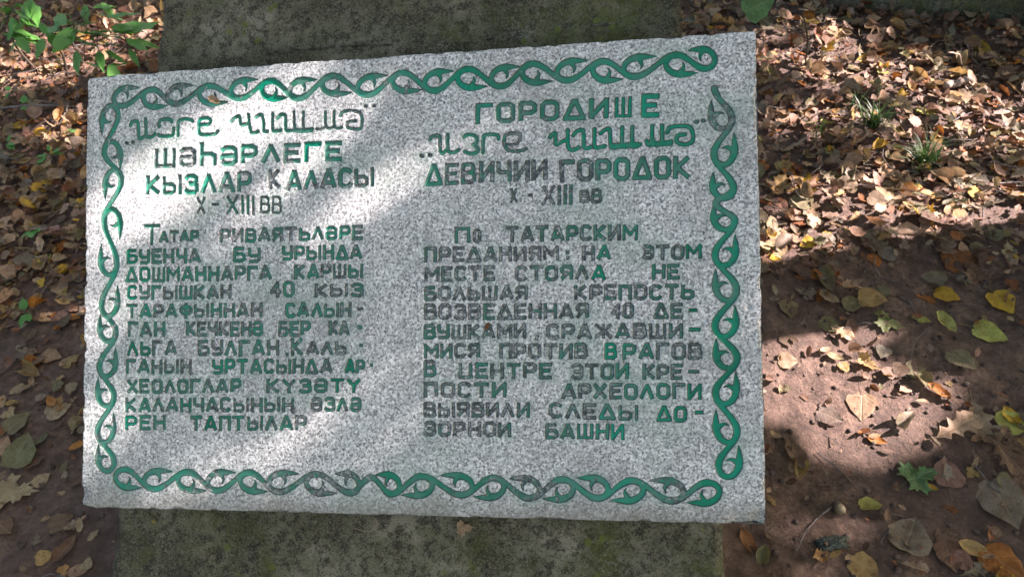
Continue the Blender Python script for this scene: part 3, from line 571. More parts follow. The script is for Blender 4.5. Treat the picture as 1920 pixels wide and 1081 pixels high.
def mat_granite():
    t = NT('engraved_granite')
    o = t.coord('Object')
    base, hgt, dk = granite_nodes(t, o)
    # weather stains
    st = t.noise(t.mapping(o, (3.5, 3.5, 3.5), (0, 0, .7)), 1.6, 6, .65, .6)
    base = t.mix(t.ramp(st, .50, .72, 0, .45), base, (.20, .20, .19))
    drip = t.noise(t.mapping(o, (26, 2.2, 1)), 1.3, 5, .65, .3)
    base = t.mix(t.mth('MULTIPLY', t.ramp(drip, .56, .72, 0, .40), t.ramp(t.noise(o, 5, 2), .40, .6)), base, (.17, .18, .15))
    gst = t.noise(t.mapping(o, (3, 5, 1), (0, 0, .2), (3, 1, 0)), 1.5, 4, .6)
    base = t.mix(t.ramp(gst, .50, .66, 0, .30), base, (.25, .36, .28))
    low = t.sep(o)[1]                                     # rain splash dirt along the lower rim
    rim = t.ramp(t.mth('ADD', low, t.mth('MULTIPLY', t.noise(o, 14, 4), .06)), -.575, -.650, 0, .75)
    base = t.mix(rim, base, (.17, .16, .12))
    sd = t.attr('sd'); wear = t.attr('wear')
    wash = t.mth('MULTIPLY', t.ramp(sd, 9.0, 0.0, 0, .30), t.ramp(t.noise(o, 18, 3), .42, .62))
    base = t.mix(wash, base, (.16, .34, .26))
    # bare carved floor and grime outline
    inner = t.ramp(sd, .15, -.5)
    gr_ = t.ramp(t.noise(o, 130, 4, .75), .36, .62, .35, .96)
    base = t.mix(t.mth('MULTIPLY', inner, gr_), base, (.055, .07, .066))
    e1 = t.ramp(sd, .6, .0); e2 = t.ramp(sd, -1.6, -.6)
    edge = t.mth('MULTIPLY', t.mth('MULTIPLY', e1, e2), t.ramp(t.noise(o, 120, 3, .7), .34, .56, .25, .95))
    # paint
    p1 = t.noise(o, 95, 5, .72); p2 = t.noise(o, 28, 3)
    pn = t.mth('ADD', t.mth('MULTIPLY', p1, .65), t.mth('MULTIPLY', p2, .35))
    pn = t.ramp(pn, .30, .70)
    wl = t.mth('SUBTRACT', wear, .10); wh = t.mth('ADD', wear, .06)
    mr = t.ramp(pn, wl, wh)
    sde = t.mth('ADD', sd, t.mth('MULTIPLY', t.mth('SUBTRACT', p1, .5), 1.4))
    paint = t.mth('MULTIPLY', mr, t.ramp(sde, .25, -.15))
    gl = t.noise(o, 7, 2)
    green = t.cramp(gl, [(.3, (.003, .14, .072)), (.5, (.004, .21, .115)), (.7, (.005, .28, .17))])
    green = t.mix(t.ramp(t.noise(o, 260, 3, .7), .56, .72, 0, .55), green, (.03, .07, .055))
    green = t.mix(t.mth('MULTIPLY', t.ramp(wear, .15, .6), t.ramp(t.noise(o, 160, 3), .35, .6)), green, (.055, .10, .085))
    chalk = t.mth('MULTIPLY', t.ramp(wear, .03, .16), t.ramp(t.noise(o, 55, 4, .7), .38, .60, .15, .75))
    green = t.mix(chalk, green, (.085, .20, .155))
    colr = t.mix(paint, base, green)
    colr = t.mix(t.mth('MULTIPLY', edge, .85), colr, (.035, .042, .040))
    t.lk(colr, t.b.inputs['Base Color'])
    fresh = t.ramp(wear, .12, .0)
    t.b.inputs['Specular IOR Level'].default_value = .32
    ro = t.mix(t.mth('MULTIPLY', paint, fresh), t.mix(paint, (.72,) * 3, (.46,) * 3), (.14,) * 3)
    t.lk(ro, t.b.inputs['Roughness'])
    b1 = t.bump(hgt, .55, .0011)
    b2 = t.bump(t.noise(o, 70, 4, .6), .35, .003, b1)
    mixn = t.n.new('ShaderNodeMix'); mixn.data_type = 'VECTOR'
    t.lk(t.mth('MULTIPLY', paint, .75), mixn.inputs[0]); t.lk(b2, mixn.inputs[4])
    b3 = t.bump(t.noise(o, 150, 2), .35, .0012); t.lk(b3, mixn.inputs[5])
    t.lk(mixn.outputs[1], t.b.inputs['Normal'])
    return t.m

def mat_concrete():
    t = NT('mossy_concrete')
    o = t.coord('Object')
    n1 = t.noise(o, 9, 8, .7); n2 = t.noise(o, 60, 6, .75); n3 = t.noise(o, 220, 3, .7)
    c = t.cramp(n1, [(.32, (.042, .040, .021)), (.45, (.105, .104, .056)), (.55, (.19, .185, .115)), (.66, (.36, .34, .25))])
    n4 = t.noise(o, 330, 3, .8)
    c = t.mix(t.ramp(n2, .48, .58, 0, .80), c, (.026, .023, .013))
    c = t.mix(t.ramp(n4, .53, .62, 0, .75), c, (.21, .195, .145))
    c = t.mix(t.ramp(n4, .46, .38, 0, .8), c, (.012, .011, .007))
    moss = t.mth('MULTIPLY', t.ramp(t.noise(o, 6.5, 6, .65, .4), .50, .66), t.ramp(t.noise(o, 90, 4, .7), .40, .60, .25, 1))
    c = t.mix(t.mth('MULTIPLY', moss, .75), c, (.085, .105, .008))
    gs = t.voro(o, 42, 'Distance'); gm = t.mth('MULTIPLY', t.ramp(gs, .30, .16), t.ramp(t.noise(o, 7, 3), .52, .62))
    c = t.mix(t.mth('MULTIPLY', gm, .7), c, (.14, .18, .016))
    lic = t.mth('MULTIPLY', t.ramp(t.noise(o, 11, 5, .6), .52, .64), t.ramp(n3, .52, .66))
    c = t.mix(t.mth('MULTIPLY', lic, .75), c, (.30, .28, .23))
    sp = t.ramp(t.voro(o, 170, 'Distance'), .16, .08)
    sp = t.mth('MULTIPLY', sp, t.ramp(t.noise(o, 30, 3), .5, .6))
    c = t.mix(t.mth('MULTIPLY', sp, .8), c, (.38, .38, .33))
    yl = t.mth('MULTIPLY', t.ramp(t.noise(o, 17, 5, .7), .66, .72), .8)
    c = t.mix(yl, c, (.34, .28, .03))
    t.lk(c, t.b.inputs['Base Color'])
    t.b.inputs['Roughness'].default_value = .93
    h = t.mth('ADD', t.mth('MULTIPLY', n2, 1.0), t.mth('MULTIPLY', n4, .8))
    t.lk(t.bump(h, 1.0, .008), t.b.inputs['Normal'])
    return t.m

def mat_soil():
    t = NT('damp_brown_soil')
    o = t.coord('Object')
    n1 = t.noise(o, 3.0, 6, .6); n2 = t.noise(o, 42, 8, .76); n3 = t.noise(o, 190, 4, .7)
    c = t.cramp(n2, [(.34, (.042, .022, .013)), (.5, (.115, .063, .038)), (.64, (.22, .135, .092))])
    c = t.mix(t.ramp(n1, .4, .65, 0, .5), c, (.10, .066, .052))
    c = t.mix(t.ramp(n3, .60, .72, 0, .6), c, (.17, .125, .10))
    cn = t.noise(o, 26, 4, .6, 1.2)
    crack = t.mth('MULTIPLY', t.ramp(t.mth('ABSOLUTE', t.mth('SUBTRACT', cn, .5)), .012, .0), t.ramp(t.noise(o, 7, 3), .48, .62))
    c = t.mix(t.mth('MULTIPLY', crack, .4), c, (.025, .016, .012))
    t.lk(c, t.b.inputs['Base Color'])
    t.lk(t.ramp(n1, .35, .7, .62, .85), t.b.inputs['Roughness'])
    h = t.mth('SUBTRACT', t.mth('ADD', n2, t.mth('MULTIPLY', n3, .35)), t.mth('MULTIPLY', crack, .5))
    t.lk(t.bump(h, 1.0, .012), t.b.inputs['Normal'])
    return t.m

def leaf_nodes(name, objcol):
    """dry or fresh leaf; the leaf's own colour comes from the object or from a per-leaf attribute"""
    t = NT(name)
    if objcol:
        oi = t.n.new('ShaderNodeObjectInfo'); base = oi.outputs['Color']; rnd = oi.outputs['Random']
    else:
        base = t.attr('leafcol', 'Color'); rnd = t.attr('leafrnd')
    uvn = t.n.new('ShaderNodeUVMap'); uvn.uv_map = 'leafuv'
    uv = uvn.outputs[0]
    x, y = t.sep(uv)[0], t.mth('ABSOLUTE', t.sep(uv)[1])
    cmb = t.n.new('ShaderNodeCombineXYZ'); t.lk(t.mth('MULTIPLY', rnd, 40.0), cmb.inputs[2])
    va = t.n.new('ShaderNodeVectorMath'); va.operation = 'ADD'; t.lk(uv, va.inputs[0]); t.lk(cmb.outputs[0], va.inputs[1])
    v = va.outputs[0]
    rib = t.ramp(y, .028, .010)
    s = t.mth('FRACT', t.mth('MULTIPLY', t.mth('SUBTRACT', x, t.mth('MULTIPLY', y, .8)), 6.5))
    lat = t.mth('MULTIPLY', t.ramp(t.mth('ABSOLUTE', t.mth('SUBTRACT', s, .5)), .10, .03), .6)
    vein = t.mth('MAXIMUM', rib, lat)
    n1 = t.noise(v, 3.2, 5, .6); n2 = t.noise(v, 11, 5, .75); n3 = t.noise(v, 45, 2, .6)
    c = t.mix(t.ramp(n1, .35, .65, .0, .75), base, t.mix(1.0, base, (.58, .48, .40), 'MULTIPLY'))
    c = t.mix(t.ramp(n2, .56, .70, 0, .7), c, t.mix(1.0, base, (.30, .22, .18), 'MULTIPLY'))
    c = t.mix(t.ramp(n3, .60, .68, 0, .75), c, (.035, .022, .013))
    n5 = t.noise(v, 2.1, 6, .8)
    c = t.mix(t.ramp(n5, .56, .62, 0, .65), c, t.mix(1.0, base, (.42, .30, .22), 'MULTIPLY'))
    c = t.mix(t.mth('MULTIPLY', vein, .38), c, t.mix(.5, base, (.42, .33, .20)))
    t.lk(c, t.b.inputs['Base Color'])
    t.b.inputs['Roughness'].default_value = .55
    t.b.inputs['Specular IOR Level'].default_value = .35
    h = t.mth('ADD', t.mth('MULTIPLY', vein, -.6), t.mth('MULTIPLY', n2, .8))
    nb = t.bump(h, .6, .0022); t.lk(nb, t.b.inputs['Normal'])
    tr = t.n.new('ShaderNodeBsdfTranslucent'); t.lk(c, tr.inputs[0])
    ms = t.n.new('ShaderNodeMixShader'); ms.inputs[0].default_value = .22
    t.lk(t.b.outputs[0], ms.inputs[1]); t.lk(tr.outputs[0], ms.inputs[2]); t.lk(ms.outputs[0], t.out.inputs[0])
    return t.m

def mat_plain(name, c1, c2, scale=30, rough=.8, bump=.4, dist=.003, transl=0.0):
    t = NT(name); o = t.coord('Object')
    n = t.noise(o, scale, 5, .65)
    c = t.mix(t.ramp(n, .35, .65), c1, c2); t.lk(c, t.b.inputs['Base Color'])
    t.b.inputs['Roughness'].default_value = rough
    t.lk(t.bump(n, bump, dist), t.b.inputs['Normal'])
    if transl:
        tr = t.n.new('ShaderNodeBsdfTranslucent'); t.lk(c, tr.inputs[0])
        ms = t.n.new('ShaderNodeMixShader'); ms.inputs[0].default_value = transl
        t.lk(t.b.outputs[0], ms.inputs[1]); t.lk(tr.outputs[0], ms.inputs[2]); t.lk(ms.outputs[0], t.out.inputs[0])
    return t.m

def mat_bark():
    t = NT('rough_bark'); o = t.coord('Object')
    m = t.mapping(o, (9, 9, 1.6))
    n = t.noise(m, 3, 6, .7, .5)
    c = t.mix(t.ramp(n, .35, .65), (.035, .026, .02), (.12, .10, .08)); t.lk(c, t.b.inputs['Base Color'])
    t.b.inputs['Roughness'].default_value = .9
    t.lk(t.bump(n, .9, .02), t.b.inputs['Normal'])
    return t.m

M_GRAN, M_CONC, M_SOIL = mat_granite(), mat_concrete(), mat_soil()
M_LEAF, M_LITTER = leaf_nodes('fallen_leaf_skin', True), leaf_nodes('litter_leaf_skin', False)
M_CANOPY = mat_plain('canopy_leaf', (.05, .10, .015), (.10, .13, .02), 8, .5, .2, .001, .35)
M_BARK = mat_bark()
M_TWIG = mat_plain('grey_twig', (.07, .055, .045), (.20, .165, .15), 60, .8)
M_STEM = mat_plain('brown_stem', (.035, .025, .015), (.07, .05, .03), 60, .7)
M_STICK = mat_plain('pale_stick', (.20, .14, .10), (.34, .26, .20), 40, .8)
M_GREEN = mat_plain('green_leaf_skin', (.07, .21, .035), (.12, .30, .06), 25, .45, .3, .002, .30)
M_GRASS = mat_plain('grass_blade', (.03, .07, .012), (.06, .11, .02), 20, .5, .2, .001, .25)
M_CRUMB = mat_plain('soil_crumb_skin', (.04, .026, .02), (.11, .078, .06), 80, .9)
M_ACORN = mat_plain('nut_shell', (.16, .12, .06), (.28, .22, .13), 60, .5)
M_LICH = mat_plain('grey_lichen', (.03, .035, .028), (.12, .14, .11), 260, .9, .9, .004)
M_CHIP = mat_plain('mortar', (.022, .020, .012), (.13, .12, .085), 90, .9, .8, .004)

# ---------------------------------------------------------------- ground
def ground_h(x, y):
    x = np.asarray(x, float); y = np.asarray(y, float)
    h = (fbm(x * 1.6, y * 1.6, 3, 3) - .5) * .050 + (fbm(x * 9, y * 9, 8, 4) - .5) * .022 + (fbm(x * 30, y * 30, 21, 4) - .5) * .014
    return h
def axis(lo, hi, step, far):
    a = list(np.arange(lo, hi + 1e-6, step)); s = step; v = hi; up = []
    while v < far: s *= 1.35; v += s; up.append(v)
    s = step; v = lo; dn = []
    while v > -far: s *= 1.35; v -= s; dn.append(v)
    return np.array(dn[::-1] + a + up)
gx = axis(-2.3, 2.1, .0085, 70); gy = axis(.2, 2.9, .0085, 70)
GX, GY = np.meshgrid(gx, gy)
GZ = ground_h(GX, GY)
far = np.clip((np.hypot(GX, GY - 1.5) - 4) / 30, 0, 1)
GZ = GZ * (1 + 6 * far)
nx, ny = len(gx), len(gy)
ii = np.arange(nx * ny).reshape(ny, nx)
quads = np.stack([ii[:-1, :-1], ii[:-1, 1:], ii[1:, 1:], ii[1:, :-1]], -1).reshape(-1, 4)
link('ground', mesh_from('ground', np.stack([GX, GY, GZ], -1).reshape(-1, 3), quads.ravel(), np.full(len(quads), 4), M_SOIL), kind='structure')

# ---------------------------------------------------------------- concrete stele
def pl(u, v, n=0.0):            # plaque frame in metres -> world
    return PT + PU * np.asarray(u)[..., None] + PV * np.asarray(v)[..., None] + PN * np.asarray(n)[..., None]
def stele():
    th = .036
    v0, v1 = -.235, .955
    nv, nu = 300, 230
    t = np.linspace(0, 1, nv)[:, None]; s = np.linspace(0, 1, nu)[None, :]
    v = v0 + (v1 - v0) * t + 0 * s
    ul = .0957 - (.0922) * (v + .128); ur = .9055 + .0533 * (v + .0646)
    ew = (fbm(v * 30, s * 0 + 3.1 + 0 * v, 5, 4) - .5) * .010
    ew2 = (fbm(v * 34, s * 0 + 9.1 + 0 * v, 6, 4) - .5) * .010
    ul = ul + ew; ur = ur + ew2
    u = ul + (ur - ul) * s
    n = -th - .006 + (fbm(u * 14, v * 14, 31, 4) - .5) * .006 + (fbm(u * 70, v * 70, 32, 3) - .5) * .0022
    # rounded, chipped arrises
    de = np.minimum(np.minimum(u - ul, ur - u), np.minimum(v - v0, v1 - v) + .0)
    n = n - .010 * np.clip(1 - de / .014, 0, 1) ** 2 * (.5 + fbm(u * 25, v * 25, 40, 3))
    # crumbling lip of mortar that runs just above the plaque
    lip = np.exp(-((v - (-.026 + .006 * np.sin(u * 14) + .010 * (fbm(u * 12, v * 0, 44, 3) - .5))) / .010) ** 2) * np.clip((u - .30) / .12, 0, 1)
    n = n + lip * .008 * (fbm(u * 45, v * 60, 50, 3) - .15)
    # a crack near the upper right corner
    cr = np.abs((v + .085) - (u - .80) * .55); n = n - .004 * np.exp(-(cr / .0035) ** 2) * ((u > .81))
    # chips in the lower part
    for (a, b, r, d) in ((.19, .735, .012, .005), (.235, .755, .010, .004), (.25, .72, .008, .004), (.52, .80, .006, .004), (.545, .80, .006, .004)):
        n = n - d * np.exp(-(((u - a) / r) ** 2 + ((v - b) / r) ** 2) ** 2)
    face = pl(u, v, n)
    V = face.reshape(-1, 3); idx = np.arange(nv * nu).reshape(nv, nu)
    F = [np.stack([idx[:-1, :-1], idx[1:, :-1], idx[1:, 1:], idx[:-1, 1:]], -1).reshape(-1, 4)]
    ring = np.concatenate([idx[0, :-1], idx[:-1, -1], idx[-1, :0:-1], idx[:0:-1, 0]])
    rp = V[ring]
    levels = 14; off = len(V); allv = [V]; cur = ring
    c0 = rp.mean(0)
    for k in range(1, levels + 1):
        f = k / levels
        z = rp[:, 2] * (1 - f) + (-.12) * f
        out = rp - c0; out[:, 2] = 0; out /= np.linalg.norm(out, axis=1)[:, None]
        w = (fbm(np.arange(len(rp)) * .06, z * 20, 61, 3) - .5) * .008
        p = np.stack([rp[:, 0], rp[:, 1], z], -1) + out * w[:, None]
        allv.append(p); nid = np.arange(len(rp)) + off; off += len(rp)
        F.append(np.stack([cur, np.roll(cur, -1), np.roll(nid, -1), nid], -1))
        cur = nid
    F = np.concatenate(F)
    me = mesh_from('stele_body', np.concatenate(allv), F.ravel(), np.full(len(F), 4), M_CONC)
    bm = bmesh.new(); bm.from_mesh(me); bmesh.ops.recalc_face_normals(bm, faces=bm.faces[:]); bm.to_mesh(me); bm.free()
    b = pl(.5, .5, -.04); o = link('concrete_stele', me)
    # object origin at its base
    base = Vector((float(b[0]), float(b[1]), 0.0))
    me.transform(Matrix.Translation(-base)); o.location = base
    o['label'] = 'mossy dark concrete base block with sloping face carrying the granite plaque'
    o['category'] = 'monument base'
    # crumbling ridge of old mortar just above the plaque
    nu, nv = 420, 14
    us = np.linspace(.20, .925, nu)[None, :]; ts = np.linspace(-1, 1, nv)[:, None]
    wob = .006 * np.sin(us * 13) + .016 * (fbm(us * 9, us * 0 + 1.7, 201, 4) - .5)
    half = .0015 + .009 * np.clip(fbm(us * 17, us * 0 + 5.2, 202, 4) - .36, 0, 1)
    keep = np.clip((fbm(us * 24, us * 0 + 8.1, 205, 4) - .50) / .05, 0, 1) * np.clip((us - .2) / .05, 0, 1) * np.clip((.925 - us) / .03, 0, 1)
    vv = -.030 + wob - .012 * (us - .3) + half * ts + (fbm(us * 90, ts * 3 + us * 0, 203, 3) - .5) * .005
    nn = -.0425 - .004 * (1 - keep) + keep * (1 - ts ** 2) * (.0015 + .006 * fbm(us * 70, vv * 150, 204, 3))
    P = pl(us + 0 * ts, vv, nn).reshape(-1, 3); ix = np.arange(nu * nv).reshape(nv, nu)
    F = np.stack([ix[:-1, :-1], ix[1:, :-1], ix[1:, 1:], ix[:-1, 1:]], -1).reshape(-1, 4)
    child('mortar_ridge', mesh_from('mortar_ridge', P, F.ravel(), np.full(len(F), 4), M_CHIP), o)
stele()

# ---------------------------------------------------------------- granite plaque: carve
STEP = 1.0
nu_, nv_ = int(1000 / STEP) + 1, int(661 / STEP) + 1
UU, VV = np.meshgrid(np.arange(nu_) * STEP, np.arange(nv_) * STEP)
SD = np.full(UU.shape, 30.0, dtype=np.float32)
WR = np.full(UU.shape, .3, dtype=np.float32)
ID = np.zeros(UU.shape, dtype=np.int32)
def dab(sd_fn, u0, v0, u1, v1, idn, wr):
    m = 11
    a0, a1 = max(0, int(u0 - m)), min(nu_, int(u1 + m) + 2); b0, b1 = max(0, int(v0 - m)), min(nv_, int(v1 + m) + 2)
    if a1 <= a0 or b1 <= b0: return
    d = sd_fn(UU[b0:b1, a0:a1], VV[b0:b1, a0:a1])
    k = d < SD[b0:b1, a0:a1]
    SD[b0:b1, a0:a1][k] = d[k]; WR[b0:b1, a0:a1][k] = wr; ID[b0:b1, a0:a1][k] = idn
def bar_seg(p, q, w, idn, wr, e0, e1):      # a stroke with square ends
    d = np.array([q[0] - p[0], q[1] - p[1]]); L = np.hypot(*d) + 1e-9; d = d / L
    def fn(x, y):
        a = (x - p[0]) * d[0] + (y - p[1]) * d[1]; c = -(x - p[0]) * d[1] + (y - p[1]) * d[0]
        mx = np.abs(c) - w; my = np.maximum(-e0 - a, a - L - e1)
        return np.where((mx > 0) & (my > 0), np.hypot(mx, my), np.maximum(mx, my))
    r = w + max(e0, e1)
    dab(fn, min(p[0], q[0]) - r, min(p[1], q[1]) - r, max(p[0], q[0]) + r, max(p[1], q[1]) + r, idn, wr)
def seg(p, q, w, idn, wr, w2=None):
    w2 = w if w2 is None else w2
    def fn(x, y):
        dx, dy = q[0] - p[0], q[1] - p[1]; L = dx * dx + dy * dy + 1e-9
        t = np.clip(((x - p[0]) * dx + (y - p[1]) * dy) / L, 0, 1)
        return np.hypot(x - p[0] - t * dx, y - p[1] - t * dy) - (w + (w2 - w) * t)
    r = max(w, w2)
    dab(fn, min(p[0], q[0]) - r, min(p[1], q[1]) - r, max(p[0], q[0]) + r, max(p[1], q[1]) + r, idn, wr)
O_ = [[(.12, 0), (0, .16), (0, .84), (.12, 1), (.38, 1), (.5, .84), (.5, .16), (.38, 0), (.12, 0)]]
I1 = [[(0, 0), (0, 1)]]
SOFT = [[(0, 1), (0, 0), (.36, 0), (.48, .12), (.48, .42), (.36, .54), (0, .54)]]
GL = {
 'А': (.58, [[(0, 0), (.27, 1), (.33, 1), (.58, 0)], [(.12, .26), (.46, .26)]]),
 'Б': (.50, [[(.46, 1), (0, 1), (0, 0), (.36, 0), (.5, .14), (.5, .42), (.38, .56), (0, .56)]]),
 'В': (.50, [[(0, 0), (0, 1), (.36, 1), (.46, .88), (.46, .66), (.36, .54), (0, .54)], [(.36, .54), (.5, .42), (.5, .12), (.38, 0), (0, 0)]]),
 'Г': (.46, [[(0, 0), (0, 1), (.46, 1)]]),
 'Д': (.62, [[(0, 0), (.28, 1), (.34, 1), (.62, 0), (0, 0)]]),
 'Е': (.46, [[(.46, 1), (0, 1), (0, 0), (.46, 0)], [(0, .52), (.38, .52)]]),
 'Ж': (.74, [[(.37, 0), (.37, 1)], [(0, 1), (.37, .5), (0, 0)], [(.74, 1), (.37, .5), (.74, 0)]]),
 'З': (.50, [[(0, .84), (.12, 1), (.36, 1), (.48, .88), (.48, .66), (.36, .53), (.16, .53)], [(.36, .53), (.5, .4), (.5, .13), (.38, 0), (.12, 0), (0, .15)]]),
 'И': (.50, [[(0, 1), (0, 0), (.5, 1), (.5, 0)]]), 'Й': (.50, [[(0, 1), (0, 0), (.5, 1), (.5, 0)]]),
 'К': (.50, [[(0, 0), (0, 1)], [(.48, 1), (.06, .5), (.5, 0)]]),
 'Л': (.54, [[(0, 0), (.27, 1), (.54, 0)]]),
 'М': (.66, [[(0, 0), (0, 1), (.33, .35), (.66, 1), (.66, 0)]]),
 'Н': (.50, [[(0, 0), (0, 1)], [(.5, 0), (.5, 1)], [(0, .5), (.5, .5)]]),
 'Ң': (.54, [[(0, 0), (0, 1)], [(.5, 1), (.5, 0), (.58, -.16)], [(0, .5), (.5, .5)]]),
 'О': (.50, O_), '0': (.50, O_),
 'П': (.50, [[(0, 0), (0, 1), (.5, 1), (.5, 0)]]),
 'Р': (.48, [[(0, 0), (0, 1), (.36, 1), (.48, .88), (.48, .55), (.36, .42), (0, .42)]]),
 'С': (.48, [[(.48, .84), (.36, 1), (.12, 1), (0, .84), (0, .16), (.12, 0), (.36, 0), (.48, .16)]]),
 'Т': (.54, [[(0, 1), (.54, 1)], [(.27, 1), (.27, 0)]]),
 'У': (.50, [[(0, 1), (0, .58), (.12, .45), (.5, .45)], [(.5, 1), (.5, .14), (.38, 0), (.05, 0)]]),
 'Ү': (.54, [[(0, 1), (.27, .5), (.54, 1)], [(.27, .5), (.27, 0)]]),
 'Ф': (.62, [[(.31, -.04), (.31, 1.04)], [(.1, .3), (0, .45), (0, .65), (.1, .8), (.52, .8), (.62, .65), (.62, .45), (.52, .3), (.1, .3)]]),
 'Х': (.52, [[(0, 0), (.52, 1)], [(0, 1), (.52, 0)]]),
 'Ц': (.56, [[(0, 1), (0, 0), (.56, 0)], [(.5, 1), (.5, 0)]]),
 'Ч': (.48, [[(0, 1), (0, .58), (.12, .45), (.48, .45)], [(.48, 1), (.48, 0)]]),
 'Ш': (.66, [[(0, 1), (0, 0), (.66, 0), (.66, 1)], [(.33, 1), (.33, 0)]]),
 'Ы': (.74, [SOFT[0], [(.74, 0), (.74, 1)]]), 'Ь': (.48, SOFT),
 'Э': (.48, [[(0, .84), (.12, 1), (.36, 1), (.48, .84), (.48, .16), (.36, 0), (.12, 0), (0, .16)], [(.14, .5), (.48, .5)]]),
 'Я': (.48, [[(.48, 0), (.48, 1), (.12, 1), (0, .88), (0, .6), (.12, .47), (.48, .47)], [(.24, .47), (0, 0)]]),
 'Ә': (.50, [[(0, .84), (.12, 1), (.38, 1), (.5, .84), (.5, .16), (.38, 0), (.12, 0), (0, .16), (0, .5), (.5, .5)]]),
 'Һ': (.48, [[(0, 1.25), (0, 0)], [(0, .62), (.36, .62), (.48, .5), (.48, 0)]]),
 '4': (.50, [[(.36, 0), (.36, 1), (0, .32), (.5, .32)]]),
 'І': (.0, I1), '-': (.46, [[(0, .5), (.46, .5)]]), '.': (.02, [[(0, 0), (.02, 0)]]), ',': (.05, [[(.05, .05), (0, -.12)]]),
 ':': (.02, [[(0, .15), (.02, .15)], [(0, .65), (.02, .65)]]),
}
def put_word(line, s, q, sw, wear):
    bl, br, tl, tr_ = (np.array(q[i:i + 2]) for i in (0, 2, 4, 6))
    H = np.linalg.norm(tl - bl); sw = min(sw * .97, .22 * H + 1.0); hw = sw / 2
    Lw = np.linalg.norm(br - bl) - sw
    widths = [GL[c][0] for c in s]
    tot = sum(widths); n = len(s)
    gap = .27 if n > 1 else 0
    k = Lw / max(tot + gap * (n - 1), .05)        # mm per unit of width
    if n == 1 and s in '.,:І': k = H
    x = 0
    for ci, c in enumerate(s):
        f = ci / max(n - 1, 1)
        wr = wear[0] + (wear[1] - wear[0]) * f + random.uniform(-.20, .20)
        wr = min(max(wr, 0), 1)
        jx, jy = random.uniform(-.35, .35), random.uniform(-.6, .6)
        sk = random.uniform(-.02, .02)
        w, strokes = GL[c]
        for st in strokes:
            pts = []
            for (a, b) in st:
                fx = (hw + (x + a) * k) / (Lw + sw)
                yy = .55 * hw / H + b * (1 - 1.1 * hw / H)
                base = bl + (br - bl) * fx; top = tl + (tr_ - tl) * fx
                p = base + (top - base) * yy
                pts.append((p[0] + jx + sk * b * H, p[1] + jy))
            for j_, (p, r) in enumerate(zip(pts[:-1], pts[1:])):
                h2 = hw * (.84 if c in 'ШЖЫМ' else .97) + random.uniform(-.2, .2)
                ax_ = abs(p[0] - r[0]) < 1.2 or abs(p[1] - r[1]) < 1.6
                e_ = h2 * (.85 if ax_ else .45)
                if len(st) > 6: e_ = h2 * .35
                bar_seg(p, r, h2, line, wr, e_, e_)
        x += w + gap
WID = {}
for wi, t in enumerate(WORDS): put_word(100 + wi, *t[1:])
for line, pts, sw, wr in CURSIVE:
    lid = 30 if line == 0 else 31
    P = spline(pts, 4) if len(pts) > 2 else [np.array(p) for p in pts]
    for p, r in zip(P[:-1], P[1:]): seg(p, r, sw / 2, lid, min(1, max(0, wr + random.uniform(-.08, .08))))
CURL = [(0, 0, 5), (-8, 1.5, 5), (-15, 6, 4.8), (-19, 15, 4.5), (-15, 26, 4.8), (-5, 33.5, 5.3), (6, 36, 5.9), (16, 36.3, 4.8), (26, 36, 3.0), (36, 35.5, .7)]
THORN = [(6, 33, 4.5), (10, 27, 3.4), (12, 21, 2.2), (10, 14, .8)]
def scroll(N, ax, lid):
    N = [np.array(n, float) for n in N]
    al = 0 if ax == 'u' else 1; pe = 1 - al
    mid = np.array([n[pe] for n in N]); mid = np.convolve(np.pad(mid, 2, mode='reflect'), [.125, .25, .25, .25, .125], 'valid')
    for n, m_ in zip(N, mid): n[pe] += (n[pe] - m_) * .10
    for a, b in zip(N[:-1], N[1:]):
        pr = None
        for t in np.linspace(0, 1, 15):
            p = np.zeros(2); p[al] = a[al] + (b[al] - a[al]) * t
            f = (1 - math.cos(math.pi * t)) / 2; p[pe] = a[pe] + (b[pe] - a[pe]) * f
            wr = a[4] + (b[4] - a[4]) * t
            if pr is not None: seg(pr, p, 4.8 - .8 * math.sin(math.pi * t) + .2 * math.sin(t * 9), lid, max(0, wr))
            pr = p
    for i, nd in enumerate(N):
        if nd[3] == 0: continue
        nb = [N[j] for j in (i - 1, i + 1) if 0 <= j < len(N)]
        d = np.mean([q[pe] for q in nb]) - nd[pe]; sgn = math.copysign(1, d)
        sp = np.mean([abs(q[al] - nd[al]) for q in nb]) / 48.0
        sp = .78 * min(max(sp, .82), 1.08)
        for path in (CURL, THORN):
            P = spline([(x, y, r) for x, y, r in path], 4)
            L = []
            for x, y, r in P:
                q = np.zeros(2); q[al] = nd[al] + x * sp * nd[3]; q[pe] = nd[pe] + y * .78 * sgn * .96
                L.append((q, max(r, .5) * .87))
            for (p, r), (q, r2) in zip(L[:-1], L[1:]): seg(p, q, r, lid, nd[4] + random.uniform(-.02, .02), r2)
scroll(SCROLL_TOP, 'u', 41); scroll(SCROLL_BOTTOM, 'u', 42); scroll(SCROLL_LEFT, 'v', 43); scroll(SCROLL_RIGHT, 'v', 44)

